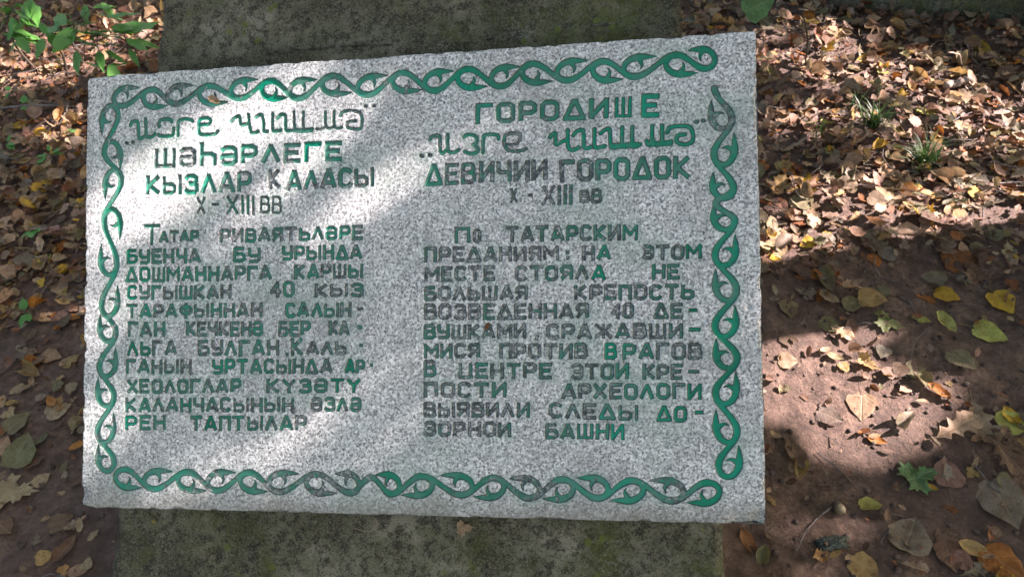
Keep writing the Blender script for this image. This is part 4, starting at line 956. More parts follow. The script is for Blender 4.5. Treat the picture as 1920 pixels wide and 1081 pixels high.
# relief
SDn = SD + (fbm(UU * .35, VV * .35, 71, 2) - .5) * .9
dep = -2.3 * np.clip(.35 - SDn / 2.0, 0, 1)
edge = np.minimum(np.minimum(UU, 1000 - UU), np.minimum(VV, 661 - VV))
relief = dep + (fbm(UU * .02, VV * .02, 72, 3) - .5) * 1.2 + (fbm(UU * .22, VV * .22, 73, 3) - .5) * .5
chipn = fbm(UU * .05, VV * .05, 75, 4)
relief -= 2.0 * np.clip(1 - edge / 2.5, 0, 1) ** 2
relief -= 7.0 * np.clip(1 - edge / (11 * np.clip(chipn - .50, 0, 1) * 2 + .01), 0, 1)
for (a, b, r, d) in ((983, 374, 4.0, 3.0), (923, 392, 3.2, 2.5), (971, 488, 2.8, 2.5), (588, 96, 2, 2), (626, 380, 3, 2), (965, 661, 14, 7), (990, 655, 12, 8), (1000, 60, 5, 5), (1000, 95, 3, 4), (0, 640, 10, 6)):
    relief -= d * np.exp(-(((UU - a) ** 2 + (VV - b) ** 2) / r ** 2) ** 1.5)
X, Y = UU.copy(), VV.copy()
eu = (fbm(VV * .06, VV * 0 + 2.2, 81, 4) - .5) * 1.6; ev = (fbm(UU * .06, UU * 0 + 4.2, 82, 4) - .5) * 1.6
X += eu * (np.clip(1 - X / 6, 0, 1) + np.clip(1 - (1000 - X) / 6, 0, 1))
Y += ev * (np.clip(1 - Y / 6, 0, 1) + np.clip(1 - (661 - Y) / 6, 0, 1))
X = X + (-4.0) * (VV / 661) + 0.0
def corner(cu, cv, su, sv, r):      # knock a corner off
    global X, Y
    du = (cu + su * r - UU) * su; dv = (cv + sv * r - VV) * sv
    m = (du > 0) & (dv > 0); d = np.hypot(du, dv); k = m & (d > r)
    f = np.where(k, r / np.maximum(d, 1e-6), 1); amt = np.where(k, np.maximum(du, dv) / r, 0)
    X = X + np.where(k, du * (1 - f) * su, 0); Y = Y + np.where(k, dv * (1 - f) * sv, 0)
corner(0, 0, 1, 1, 16); corner(0, 661, 1, -1, 18); corner(1000, 661, -1, -1, 7); corner(1000, 0, -1, 1, 4)

plaque = bpy.data.objects.new('granite_plaque', None)
plaque.empty_display_size = .05
col.objects.link(plaque)
plaque['label'] = 'speckled grey granite plaque with green carved Cyrillic text and scroll border'
plaque['category'] = 'plaque'
mw = Matrix((Vector(PU), Vector(-PV), Vector(PN))).transposed().to_4x4()
plaque.matrix_world = Matrix.Translation(Vector(PT)) @ mw
VP = np.stack([X / 1000, -Y / 1000, relief / 1000], -1).reshape(-1, 3)
idx = np.arange(nu_ * nv_).reshape(nv_, nu_)
Q = np.stack([idx[1:, :-1], idx[1:, 1:], idx[:-1, 1:], idx[:-1, :-1]], -1).reshape(-1, 4)
sdq = SD.ravel()[Q].min(1); idq = ID.ravel()[Q]
k = SD.ravel()[Q].argmin(1); idq = idq[np.arange(len(Q)), k]
own = np.where(sdq < .9, idq, 0)
sdv, wrv = SD.ravel(), WR.ravel()
def plaque_piece(name, faces, extraV=None, extraF=None, **props):
    used = np.unique(faces); remap = np.full(nu_ * nv_, -1, dtype=np.int32); remap[used] = np.arange(len(used))
    V = VP[used]; F = remap[faces]; sdd = sdv[used]; wrr = wrv[used]
    if extraV is not None:
        F2 = np.where(extraF < 0, -extraF - 1 + len(V), remap[np.maximum(extraF, 0)])
        V = np.concatenate([V, extraV]); sdd = np.concatenate([sdd, np.full(len(extraV), 30.0)]); wrr = np.concatenate([wrr, np.full(len(extraV), .3)])
        F = np.concatenate([F, F2])
    me = mesh_from(name, V, F.ravel(), np.full(len(F), 4), M_GRAN)
    for nm, arr in (('sd', sdd), ('wear', wrr)):
        a = me.attributes.new(nm, 'FLOAT', 'POINT'); a.data.foreach_set('value', arr.astype(np.float32))
    return link(name, me, plaque, **props)
ring = np.concatenate([idx[0, ::-1][:-1], idx[:-1, 0], idx[-1, :-1], idx[:0:-1, -1]])
rv = VP[ring]; ev_, ef = [], []
prev = ring.copy(); cnt = 0
for kz, z in enumerate((-.006, -.014, -.022, -.030)):
    w = (fbm(np.arange(len(ring)) * .05, np.full(len(ring), z * 300), 90, 3) - .5) * .0025
    p = rv.copy(); p[:, 2] = z; p[:, 0] += w * np.sign(p[:, 0] - .5) ; ev_.append(p)
    ids = -(np.arange(len(ring)) + cnt) - 1; cnt += len(ring)
    ef.append(np.stack([prev, ids, np.roll(ids, -1), np.roll(prev, -1)], -1)[:, ::-1])
    prev = ids
# back face: a strip bridging the rim (4 corners are enough for a closed slab)
nb_ = len(ring)
plaque_piece('slab', Q[own == 0], np.concatenate(ev_), np.concatenate(ef)[:, ::-1])
NAMES = {2: None}
LINE_LABEL = {30: 'flowing title lettering at upper left', 31: 'flowing title lettering at upper right'}
for i in [30, 31] + list(range(100, 100 + len(WORDS))):
    f = Q[own == i]
    if len(f): plaque_piece('title_lettering' if i < 100 else 'carved_word', f, **({'label': LINE_LABEL[i]} if i in LINE_LABEL else {}))
for i, lb in ((41, 'scroll border along the top'), (42, 'scroll border along the bottom'), (43, 'scroll border down the left side'), (44, 'glossy freshly painted scroll border down the right side')):
    plaque_piece('scroll_border', Q[own == i], label=lb)

# ---------------------------------------------------------------- leaves
def leaf_shape(kind, var):
    """one leaf, unit length along +x from its stalk, thin sheet; returns verts, faces, uv"""
    r = random.Random(hash_(kind) + var * 17)
    V = []; F = []; UV = []
    if kind == 'maple':
        tip = [(0, 0), (.02, -.10), (-.12, -.24), (.02, -.26), (.0, -.36), (.12, -.33), (.20, -.50), (.29, -.40), (.40, -.46), (.38, -.30), (.47, -.16), (.56, -.26), (.60, -.20), (.72, -.24), (.70, -.12), (.84, -.09), (.82, -.04), (1.0, 0)]
        half = [(x, -y) for x, y in tip[-2:0:-1]]
        O = tip + half
        O = [(x + r.uniform(-.02, .02), y * r.uniform(.92, 1.08)) for x, y in O]
        c = (.34, 0)
        V = [c]; n = len(O)
        for f in (.5, 1.0):
            for x, y in O: V.append((c[0] + (x - c[0]) * f, y * f))
        for i in range(n):
            j = (i + 1) % n
            F.append((0, 1 + i, 1 + j)); F.append((1 + i, 1 + n + i, 1 + n + j, 1 + j))
    else:
        if kind == 'linden':
            W = [(-.06, .17), (.0, .34), (.13, .44), (.30, .48), (.48, .44), (.64, .34), (.77, .22), (.87, .11), (1.0, .004)]
        elif kind == 'oval':
            W = [(0, .01), (.08, .13), (.22, .22), (.38, .26), (.55, .25), (.70, .20), (.83, .12), (.93, .05), (1.0, .004)]
        elif kind == 'lance':
            W = [(0, .01), (.15, .13), (.35, .20), (.6, .16), (.82, .07), (1.0, .004)]
        elif kind == 'oak':
            W = [(0, .02), (.10, .07), (.18, .16), (.25, .07), (.33, .09), (.42, .25), (.49, .13), (.57, .14), (.65, .32), (.72, .20), (.80, .24), (.88, .22), (.95, .13), (1.0, .02)]
        elif kind == 'scrap':
            W = [(0, .02), (.2, .22), (.45, .28), (.75, .20), (1.0, .01)]
        for i, (x, w) in enumerate(W):
            sh = r.uniform(-.02, .02)
            for s in ((-1, -.5, 0, .5, 1) if kind != 'scrap' else (-1, 0, 1)):
                ww = w * (1 + (r.uniform(-.16, .10) if abs(s) == 1 else r.uniform(-.08, .08)))
                xx = x - (.05 if (kind == 'linden' and s == 0 and i == 0) else 0) * 0 + (.06 if kind == 'linden' and i == 0 and s == 0 else 0)
                V.append((xx + sh * abs(s), s * ww))
        m = 5 if kind != 'scrap' else 3
        for i in range(len(W) - 1):
            for j in range(m - 1):
                a = i * m + j
                F.append((a, a + m, a + m + 1, a + 1))
    n0 = len(V)
    cu, be, tw = r.uniform(-.25, .30), r.uniform(-.15, .22), r.uniform(-.22, .22)
    if kind == 'maple': cu *= .6; be *= .7
    if var >= 4: cu = r.uniform(.9, 2.2) * r.choice((1, 1, -1)); be = r.uniform(-.5, .8)
    ph = r.uniform(0, 6)
    V3 = []
    for x, y in V:
        z = cu * y * y + be * (x - .5) ** 2 + tw * (x - .4) * y + .018 * math.sin(13 * x + ph) + .022 * math.sin(17 * y + 9 * x + ph) - .03 * (1 if abs(y) < .01 else 0)
        yy = y * (1 - min(.55, abs(cu) * y * y * .8))
        V3.append((x, yy, z)); UV.append((x, y))
    zmin = min(v[2] for v in V3)
    V3 = [(x, y, z - zmin) for x, y, z in V3]
    if kind != 'scrap' and var % 2 == 0:        # stalk
        z0 = V3[0][2]; x0 = .02
        L = r.uniform(.25, .5); cy = r.uniform(-.12, .12)
        b = len(V3)
        for (x, y, z) in ((x0, 0, z0 + .01), (-L * .5, cy * .4, z0 * .6 + .01), (-L, cy, .01)):
            V3 += [(x, y - .006, z), (x, y + .006, z), (x, y, z + .010)]
            UV += [(x * 0 + .5, 0)] * 3
        for i in (0, 3):
            for a, c2 in ((0, 1), (1, 2), (2, 0)): F.append((b + i + a, b + i + 3 + a, b + i + 3 + c2, b + i + c2))
    return V3, F, UV
def hash_(s): return sum(ord(c) * (i + 3) for i, c in enumerate(s))
def leaf_mesh(kind, var, mat):
    V, F, UV = leaf_shape(kind, var)
    me = pymesh('leaf_' + kind, V, F, mat)
    u = me.uv_layers.new(name='leafuv')
    for lp in me.loops: u.data[lp.index].uv = UV[lp.vertex_index]
    return me
KINDS = ('linden', 'oval', 'oak', 'maple')
LM = {(k, v): leaf_mesh(k, v, M_LEAF) for k in KINDS for v in range(7)}
COL = {'tan': (.40, .285, .17), 'brown': (.17, .10, .06), 'grey': (.24, .195, .135), 'rose': (.30, .175, .12), 'ochre': (.38, .25, .09),
       'olive': (.20, .175, .085), 'yellow': (.52, .33, .025), 'lime': (.42, .42, .10), 'orange': (.42, .16, .025), 'rust': (.25, .095, .03),
       'green': (.10, .22, .075), 'moss': (.11, .14, .03)}

def tiltmat(turn, tx, ty, s):
    return (Matrix.Rotation(turn, 4, 'Z') @ Matrix.Rotation(tx, 4, 'X') @ Matrix.Rotation(ty, 4, 'Y') @ Matrix.Scale(s, 4))
def jitter_col(c, a=.18):
    f = 1 + random.uniform(-a, a)
    return (min(1, c[0] * f * random.uniform(.93, 1.07)), min(1, c[1] * f * random.uniform(.93, 1.07)), min(1, c[2] * f * random.uniform(.9, 1.1)), 1)

def lay_leaf(x, y, size, turn, kind, colr, label, cat='leaf', group=None, tilt=.10, lift=.0, var=None):
    v = random.randrange(6) if var is None else var
    o = bpy.data.objects.new('fallen_leaf', LM[(kind, v)])
    col.objects.link(o)
    z = float(ground_h(x, y))
    gxn = float(ground_h(x + .02, y) - ground_h(x - .02, y)) / .04; gyn = float(ground_h(x, y + .02) - ground_h(x, y - .02)) / .04
    nrm = Vector((-gxn, -gyn, 1)).normalized()
    R = nrm.rotation_difference(Vector((0, 0, 1))).inverted().to_matrix().to_4x4()
    off = Vector((math.cos(turn), math.sin(turn), 0)) * (-.5 * size)     # x, y is the middle of the blade
    o.matrix_world = Matrix.Translation(Vector((x, y, z + .0015 + lift + abs(tilt) * size * .18)) + off) @ R @ tiltmat(turn, random.uniform(-tilt, tilt), random.uniform(-tilt, tilt), size)
    o.color = jitter_col(COL[colr], .10)
    o['label'] = label; o['category'] = cat
    if group: o['group'] = group
    return o
for (x, y, s, a, kd, cc, lb) in NAMED_LEAVES:
    v = None
    if 'curled' in lb or 'folded' in lb or 'crumpled' in lb: v = random.choice((4, 5, 6))
    elif 'flat' in lb or 'round' in lb or 'fresh' in lb: v = random.choice((0, 1, 2))
    else: v = random.choice((0, 1, 2, 3))
    lay_leaf(x, y, s, a, kd, cc, lb, lift=.001, var=v)

def in_stele(x, y):
    d = pl(.5, .5)
    p = np.array([x, y, 0]) - PT
    u = p @ PU; w = p[:2] - PT[:2] * 0
    # footprint of the block on the ground
    v = (x * .0 + (PT[1] + PU[1] * u - y) / abs(PV[1]))
    return (-.02 < u < 1.0) and (-.26 < v < .98)
def density(x, y):
    """0 bare mud .. 1 thick litter"""
    n = float(fbm(np.array(x * 3.2), np.array(y * 3.2), 101, 3))
    yb = 1.00 if x > 0 else .98
    d = (y - yb) / .42 + (n - .5) * 1.5
    if x > .85: d += (x - .85) * 1.5
    return min(1, max(.07, d))
# individually laid leaves near the camera, that show largest
PAL_NEAR = ['tan'] * 4 + ['grey'] * 2 + ['brown'] * 3 + ['olive'] * 3 + ['ochre'] * 2 + ['rose', 'rust', 'orange', 'yellow', 'lime']
WORD = {'tan': 'tan', 'grey': 'grey brown', 'brown': 'dull brown', 'olive': 'olive brown', 'ochre': 'ochre', 'rose': 'rosy brown', 'rust': 'rust coloured', 'orange': 'orange', 'yellow': 'yellow', 'lime': 'lime yellow'}
MARKS = [('grass tuft in the sun', *TUFTS[0][:2]), ('right hand grass tuft', *TUFTS[1][:2]), ('sparse grass tuft near the plaque', *TUFTS[2][:2]), ('pale stick at right', *STICKS[0][:2]), ('thin dark shoot', *STICKS[7][:2]),
 ('concrete kerb', *KERB_LINE[0][:2]), ('acorn like nut', *ACORN[0][:2]), ('grey lichen lump', *LUMP[0][:2]), ('leafy sapling at upper left', *SAPLING_STEM[0][:2]), ('sapling in the upper left corner', *SAPLING2_STEM[0][:2]),
 ('grey forked twig', *TWIG[2][:2]), ('green maple leaf', .56, .55), ('upper of the two oak leaves', NAMED_LEAVES[2][0], NAMED_LEAVES[2][1]), ('bright yellow leaf at right', NAMED_LEAVES[28][0], NAMED_LEAVES[28][1]), ('grey heart shaped leaf', NAMED_LEAVES[7][0], NAMED_LEAVES[7][1]),
 ('yellow maple leaf near the plaque', NAMED_LEAVES[51][0], NAMED_LEAVES[51][1]), ('large tan maple leaf', NAMED_LEAVES[56][0], NAMED_LEAVES[56][1]), ('long yellow leaf at left', NAMED_LEAVES[66][0], NAMED_LEAVES[66][1]), ('lone tan leaf with long stem', NAMED_LEAVES[74][0], NAMED_LEAVES[74][1]),
 ('large olive tan leaf at left', NAMED_LEAVES[80][0], NAMED_LEAVES[80][1]), ('broad tan leaf at lower left', NAMED_LEAVES[82][0], NAMED_LEAVES[82][1]), ('mossy green leaf in the shadow band', NAMED_LEAVES[31][0], NAMED_LEAVES[31][1])]
MARKS[11] = ('green maple leaf', NAMED_LEAVES[0][0], NAMED_LEAVES[0][1])
used_labels = set()
cnt = 0; taken = [(l[0], l[1], l[2]) for l in NAMED_LEAVES]
tries = 0
while cnt < 205 and tries < 20000:
    tries += 1
    x, y = random.uniform(-1.7, 1.7), random.uniform(.3, 1.95)
    if in_stele(x, y) or abs(x) > .62 + y * .66: continue
    d = density(x, y)
    if random.random() > .10 + .7 * d: continue
    s = random.uniform(.026, .058)
    if d < .5 and any(math.hypot(x - a, y - b) < (s + c) * .5 for a, b, c in taken): continue
    cc = random.choice(PAL_NEAR); kd = random.choice(('linden', 'linden', 'linden', 'oval', 'maple', 'oak'))
    kw = {'linden': 'heart shaped', 'oval': 'narrow', 'maple': 'lobed', 'oak': 'wavy edged'}[kd]
    mk = min(MARKS, key=lambda m_: math.hypot(m_[1] - x, m_[2] - y)); ddx, ddy = x - mk[1], y - mk[2]
    rel = ('right of' if ddx > 0 else 'left of') if abs(ddx) > abs(ddy) else ('beyond' if ddy > 0 else 'in front of')
    lb = '%s %s leaf %s the %s' % (WORD[cc], kw, rel, mk[0])
    if lb in used_labels: continue
    used_labels.add(lb); taken.append((x, y, s))
    lay_leaf(x, y, s, random.uniform(0, 6.28), kd, cc, lb, group='fallen leaves scattered round the monument', tilt=.10 + .22 * d, lift=.004 * d)
    cnt += 1

# the litter that nobody could count
def scatter(name, n, pick, shapes, size, pal, tilt, lift, kindprop='stuff', label=None, cat=None):
    VV_, FF, CC, UVl, RR = [], [], [], [], []; cts = []; off = 0
    npl = [(np.array(s[0]), s[1], np.array(s[2])) for s in shapes]
    fl = [(np.concatenate([np.array(f) for f in s[1]]), np.array([len(f) for f in s[1]])) for s in npl]
    for _ in range(n):
        p = pick()
        if p is None: continue
        x, y = p[:2]; k = random.randrange(len(npl)); V, _f, UV = npl[k]
        sz = random.uniform(*size); tl = tilt * (p[2] if len(p) > 2 else 1)
        Rm = np.array((Matrix.Rotation(random.uniform(0, 6.28), 3, 'Z') @ Matrix.Rotation(random.gauss(0, tl), 3, 'X') @ Matrix.Rotation(random.gauss(0, tl), 3, 'Y')))
        W = (V - np.array([.45, 0, 0])) * sz @ Rm.T
        z0 = float(ground_h(x, y)); W[:, 2] -= W[:, 2].min() * (.55 if tl > .2 else .9)
        W += (x, y, z0 + .002 + random.random() * lift)
        VV_.append(W); f, c = fl[k]; FF.append(f + off); cts.append(c); UVl.append(UV[f]); off += len(W)
        cc = jitter_col(COL[random.choice(pal)], .3); CC.append(np.tile(np.array(cc), (len(W), 1))); RR.append(np.full(len(W), random.random()))
    me = mesh_from(name, np.concatenate(VV_), np.concatenate(FF), np.concatenate(cts), M_LITTER)
    a = me.attributes.new('leafcol', 'FLOAT_COLOR', 'POINT'); a.data.foreach_set('color', np.concatenate(CC).astype(np.float32).ravel())
    a = me.attributes.new('leafrnd', 'FLOAT', 'POINT'); a.data.foreach_set('value', np.concatenate(RR).astype(np.float32))
    u = me.uv_layers.new(name='leafuv'); u.data.foreach_set('uv', np.concatenate(UVl).astype(np.float32).ravel())
    o = link(name, me, kind=kindprop)
    if label: o['label'] = label
    if cat: o['category'] = cat
    return o
SH = [leaf_shape(k, v) for k, v in (('linden', 0), ('linden', 1), ('linden', 3), ('linden', 4), ('oval', 1), ('oval', 4), ('oval', 5), ('maple', 1), ('maple', 5), ('oak', 1), ('oak', 4), ('linden', 5))]
SC = [leaf_shape('scrap', v) for v in range(7)]
PAL_FAR = ['tan'] * 13 + ['brown'] * 7 + ['rose'] * 6 + ['grey'] * 5 + ['ochre'] * 4 + ['olive'] * 3 + ['rust'] * 2 + ['orange', 'yellow']
def pick_far():
    for _ in range(60):
        y = random.uniform(.9, 4.4); x = random.uniform(-2.9, 2.8) if y < 3.4 else random.uniform(-3.2, 2.6)
        if in_stele(x, y): continue
        d = density(x, y)
        if random.random() < d ** 1.4: return (x, y, .5 + d)
    return None
scatter('leaf_litter', 24000, pick_far, SH, (.020, .052), PAL_FAR, .27, .018, label='thick brown and tan autumn leaf litter behind the plaque', cat='leaf litter')
def pick_scrap():
    for _ in range(60):
        x, y = random.uniform(-2.4, 2.4), random.uniform(.25, 3.4)
        if in_stele(x, y): continue
        if random.random() < .12 + density(x, y): return (x, y)
    return None
scatter('leaf_scraps', 26000, pick_scrap, SC, (.006, .026), ['tan', 'tan', 'brown', 'brown', 'brown', 'rose', 'grey', 'rust'], .45, .006, label='small torn bits of dry leaf scattered on the mud', cat='leaf scraps')
def pick_wide():
    for _ in range(40):
        a = random.uniform(0, 6.28); r = random.uniform(2.2, 7.5)
        x, y = r * math.cos(a), 1.6 + r * math.sin(a)
        if -2.8 < x < 2.7 and .2 < y < 4.2: continue
        return (x, y)
    return None
scatter('outer_leaf_litter', 5200, pick_wide, SC, (.07, .13), PAL_FAR, .3, .02, label='leaf litter carpeting the wood beyond the clearing', cat='leaf litter')

def pick_near():
    for _ in range(80):
        x, y = random.uniform(-1.35, 1.5), random.uniform(.3, 1.5)
        if in_stele(x, y): continue
        w = .10 + .9 * min(1, max(0, (x - .62) / .45)) if x > 0 else .22 + .8 * min(1, max(0, (y - .95) / .4))
        n = float(fbm(np.array(x * 6.), np.array(y * 6.), 301, 3))
        if random.random() < w * max(0, (n - .34) * 3.2): return (x, y)
    return None
scatter('trodden_leaves', 1150, pick_near, SH, (.016, .042), ['tan'] * 5 + ['brown'] * 5 + ['olive'] * 3 + ['grey'] * 3 + ['ochre'] * 3 + ['rose', 'rust', 'orange', 'yellow'], .20, .004, label='crumpled trodden leaves lying over one another on the mud', cat='leaf litter')

# crumbs of soil, twiglets
def crumbs():
    bm = bmesh.new(); bmesh.ops.create_icosphere(bm, subdivisions=1, radius=1)
    bv = np.array([v.co[:] for v in bm.verts]); bf = np.array([[v.index for v in f.verts] for f in bm.faces]); bm.free()
    VV_, FF = [], []; off = 0
    for i in range(9500):
        x, y = random.uniform(-1.9, 1.9), random.uniform(.25, 2.4)
        if in_stele(x, y): continue
        s = .0012 + .0065 * random.random() ** 4
        W = bv * s * (1 + rng.uniform(-.35, .35, bv.shape)) * (1, 1, .7) + (x, y, float(ground_h(x, y)) + s * .2)
        VV_.append(W); FF.append(bf + off); off += len(bv)
    F = np.concatenate(FF)
    link('soil_crumbs', mesh_from('soil_crumbs', np.concatenate(VV_), F.ravel(), np.full(len(F), 3), M_CRUMB, False), kind='stuff', label='small crumbs and clods of brown soil on the mud', category='soil crumbs')
    parts = []
    for i in range(900):
        far_ = random.random() < .85
        x, y = random.uniform(-2.1, 2.1), (random.uniform(1.2, 3.2) if far_ else random.uniform(.3, 1.4))
        if in_stele(x, y): continue
        a = random.uniform(0, 6.28); L = random.uniform(.03, .13); z = float(ground_h(x, y)) + (.012 if far_ else .002) + random.random() * (.025 if far_ else .002)
        c = random.uniform(-.25, .25)
        pts = [(x + math.cos(a) * L * (t - .5) - math.sin(a) * c * L * (t - .5) ** 2 * 4, y + math.sin(a) * L * (t - .5) + math.cos(a) * c * L * (t - .5) ** 2 * 4, z + random.uniform(-.004, .006)) for t in (0, .33, .66, 1)]
        r = random.uniform(.0006, .0018)
        parts.append(tube(pts, [r, r, r * .8, r * .5], 4, False))
    V, F = joinvf(parts)
    link('fallen_twiglets', pymesh('fallen_twiglets', V, F, M_TWIG), kind='stuff', label='thin dry stalks and twiglets strewn through the litter', category='twiglets')
crumbs()

# ---------------------------------------------------------------- saplings
def orient(p, q, roll=0.0, width=1.0):
    p, q = Vector(p), Vector(q); d = q - p; L = d.length; x = d.normalized()
    up = Vector((0, 0, 1)); y = up.cross(x)
    if y.length < .01: y = Vector((0, 1, 0))
    y.normalize(); z = x.cross(y)
    Rm = Matrix((x, y, z)).transposed() @ Matrix.Rotation(roll, 3, 'X')
    return Matrix.Translation(p) @ Rm.to_4x4() @ Matrix.Diagonal((L, L * width, L, 1))
GLM = [pymesh('sapling_leaf_blade', *leaf_shape('oval', v)[:2], M_GREEN) for v in (1, 3)] + [pymesh('sapling_leaf_blade', *leaf_shape('lance', v)[:2], M_GREEN) for v in (1, 3)]
def sapling(leaves, stems, label, name='sapling'):
    b = Vector(stems[0][0]); e = empty(name, (b[0], b[1], 0.0), label=label, category='sapling')
    for k, st in enumerate(stems):
        P = spline(st, 5); r0 = .0045 if k == 0 else .0025
        V, F = tube(P, [r0 * (1 - .7 * i / len(P)) for i in range(len(P))], 7)
        child('stem', pymesh('stem', V, F, M_STEM), e)
    inv = Matrix.Translation(e.location).inverted()
    leaves = list(leaves); r = random.Random(len(leaves))
    for p, q in list(leaves):
        for _k in range(r.choice((1, 1, 2))):
            a, c = np.array(p), np.array(q); L = np.linalg.norm(c - a); off = np.array([r.uniform(-.06, .06), r.uniform(-.05, .05), r.uniform(-.05, .02)])
            d_ = (c - a) + np.array([r.uniform(-1, 1), r.uniform(-1, 1), r.uniform(-.4, .2)]) * L * .7
            leaves.append((tuple(a + off), tuple(a + off + d_)))
    leaves = [(p, tuple(np.array(p) + (np.array(q) - np.array(p)) * 1.28)) for p, q in leaves]
    allp = [np.array(p) for st in stems for p in spline(st, 6)]
    for p, q in leaves:
        near = min(allp, key=lambda s_: np.linalg.norm(s_ - np.array(p)))
        if .008 < np.linalg.norm(near - np.array(p)) < .14:
            mid = (near + np.array(p)) / 2 + (0, 0, .008)
            V, F = tube([near, mid, np.array(p)], [.0013, .0011, .0009], 5, False)
            child('leaf_stalk', pymesh('leaf_stalk', V, F, M_STEM), e)
        o = link('leaf', random.choice(GLM), e); o.matrix_parent_inverse = inv
        o.matrix_basis = orient(p, q, random.uniform(-.6, .6), random.uniform(.78, 1.0))
sapling(SAPLING_LEAVES, [SAPLING_STEM, SAPLING_STEM_B], 'leafy green sapling in the litter at the upper left beside the base')
sapling(SAPLING2_LEAVES, [SAPLING2_STEM], 'small green sapling with bent stem in the upper left corner')

# herbs
HLAB = ['green sprout with three leaves in the litter at left', 'bright lime seedling near the left edge', 'green seedling touching the left side of the plaque', 'low dark green sprout left of the plaque', 'small green sprout on dark leaves at left', 'round leaved green sprout beside the grey twig', 'tiny green sprout left of the middle of the plaque', 'grassy green sprig at the left edge above the bare mud']
for (x, y, z), lb in zip(HERBS, HLAB):
    e = empty('seedling', (x, y, float(ground_h(x, y))), label=lb, category='seedling')
    for k in range(random.choice((3, 4, 4))):
        a = random.uniform(0, 6.28); L = random.uniform(.018, .034); r = .008
        o = link('leaf', random.choice(GLM), e); o.matrix_basis = orient((r * math.cos(a), r * math.sin(a), .03), ((r + L) * math.cos(a), (r + L) * math.sin(a), .03 + random.uniform(-.01, .012)), 0, 1.3)
    V, F = tube([(0, 0, -.01), (.002, 0, .015), (0, 0, .032)], [.0015, .0012, .001], 5)
    link('stem', pymesh('stem', V, F, M_GRASS), e)

# grass tufts: each a thing, its blades one mass
TLAB = ['dark green grass tuft growing through the sunlit litter', 'right hand grass tuft below the sunny patch', 'small sparse grass tuft near the plaque', 'few thin grass blades behind the left grass tuft']
for (x, y, z), lb, n, L in zip(TUFTS, TLAB, (70, 80, 22, 14), (.10, .11, .06, .06)):
    z = float(ground_h(x, y)); V = []; F = []
    for k in range(n):
        a = random.uniform(0, 6.28); l = L * random.uniform(.45, 1.15); lean = random.uniform(.25, .95); w = random.uniform(.0012, .0024)
        bx, by = random.gauss(0, .014), random.gauss(0, .012); b = len(V); m = 5
        for i in range(m):
            t = i / (m - 1); r = l * lean * t ** 1.4; h = l * (t * (1.05 - lean * .45 * t - .3 * t * t * lean)); ww = w * (1 - t) + .0002
            px, py = bx + math.cos(a) * r, by + math.sin(a) * r
            V += [(px - math.sin(a) * ww, py + math.cos(a) * ww, h), (px + math.sin(a) * ww, py - math.cos(a) * ww, h)]
        for i in range(m - 1): F.append((b + 2 * i, b + 2 * i + 1, b + 2 * i + 3, b + 2 * i + 2))
    o = link('grass_tuft', pymesh('grass_tuft', V, F, M_GRASS), label=lb, category='grass tuft'); o.location = (x, y, z + .004)

# ---------------------------------------------------------------- sticks, kerb, acorn, bits on the stone
def stick(name, paths, mat, label, cat='stick'):
    e = empty(name, (paths[0][0][0][0], paths[0][0][0][1], 0), label=label, category=cat)
    for pts, r0, r1 in paths:
        P = spline(pts, 5); n = len(P)
        P = [p + rng.normal(0, r0 * .35, 3) for p in P]
        V, F = tube(P, [r0 + (r1 - r0) * i / (n - 1) + random.uniform(-.06, .1) * r0 for i in range(n)], 8)
        child('branch', pymesh('branch', V, F, mat), e)
stick('forked_twig', [(TWIG, .0042, .0032), (TWIG_B, .003, .0014), (TWIG_C, .0018, .0014)], M_TWIG, 'grey forked twig lying across the litter left of the plaque', 'twig')
stick('fallen_stick', [([STICKS[0], tuple((np.array(STICKS[0]) + np.array(STICKS[1])) / 2 + (0, .005, .004)), STICKS[1]], .011, .009)], M_STICK, 'short pale stick in the sunlit litter at right')
stick('dry_stalk', [([STICKS[2], tuple((np.array(STICKS[2]) + np.array(STICKS[3])) / 2 + (.01, 0, .01)), STICKS[3]], .0025, .0018)], M_STICK, 'thin upright dry stalk above the pale stick')
stick('thin_shoot', [([STICKS[6], tuple((np.array(STICKS[6]) + np.array(STICKS[7])) / 2 + (.012, 0, 0)), STICKS[7]], .0018, .003)], M_STEM, 'thin dark upright shoot near the top edge right of the plaque', 'shoot')
random.seed(77)
for k, (x, y, a, L, r, lb) in enumerate(((.93, 1.30, .5, .11, .004, 'dark twig on the mud above the shadow band'), (.62, 1.02, .12, .06, .002, 'short dark twig in the shadow band near the plaque'), (1.16, .98, -.35, .07, .0035, 'short brown twig left of the pale lime leaf'), (.60, 1.36, .9, .12, .004, 'dark thin branch in the litter right of the plaque'), (1.42, 1.45, .2, .10, .005, 'brown twig at the right edge in the litter'))):
    z = float(ground_h(x, y)) + .006
    stick('fallen_twig', [([(x, y, z), (x + L / 2 * math.cos(a), y + L / 2 * math.sin(a) + .006, z + .003), (x + L * math.cos(a), y + L * math.sin(a), z)], r, r * .6)], M_STEM, lb, 'twig')

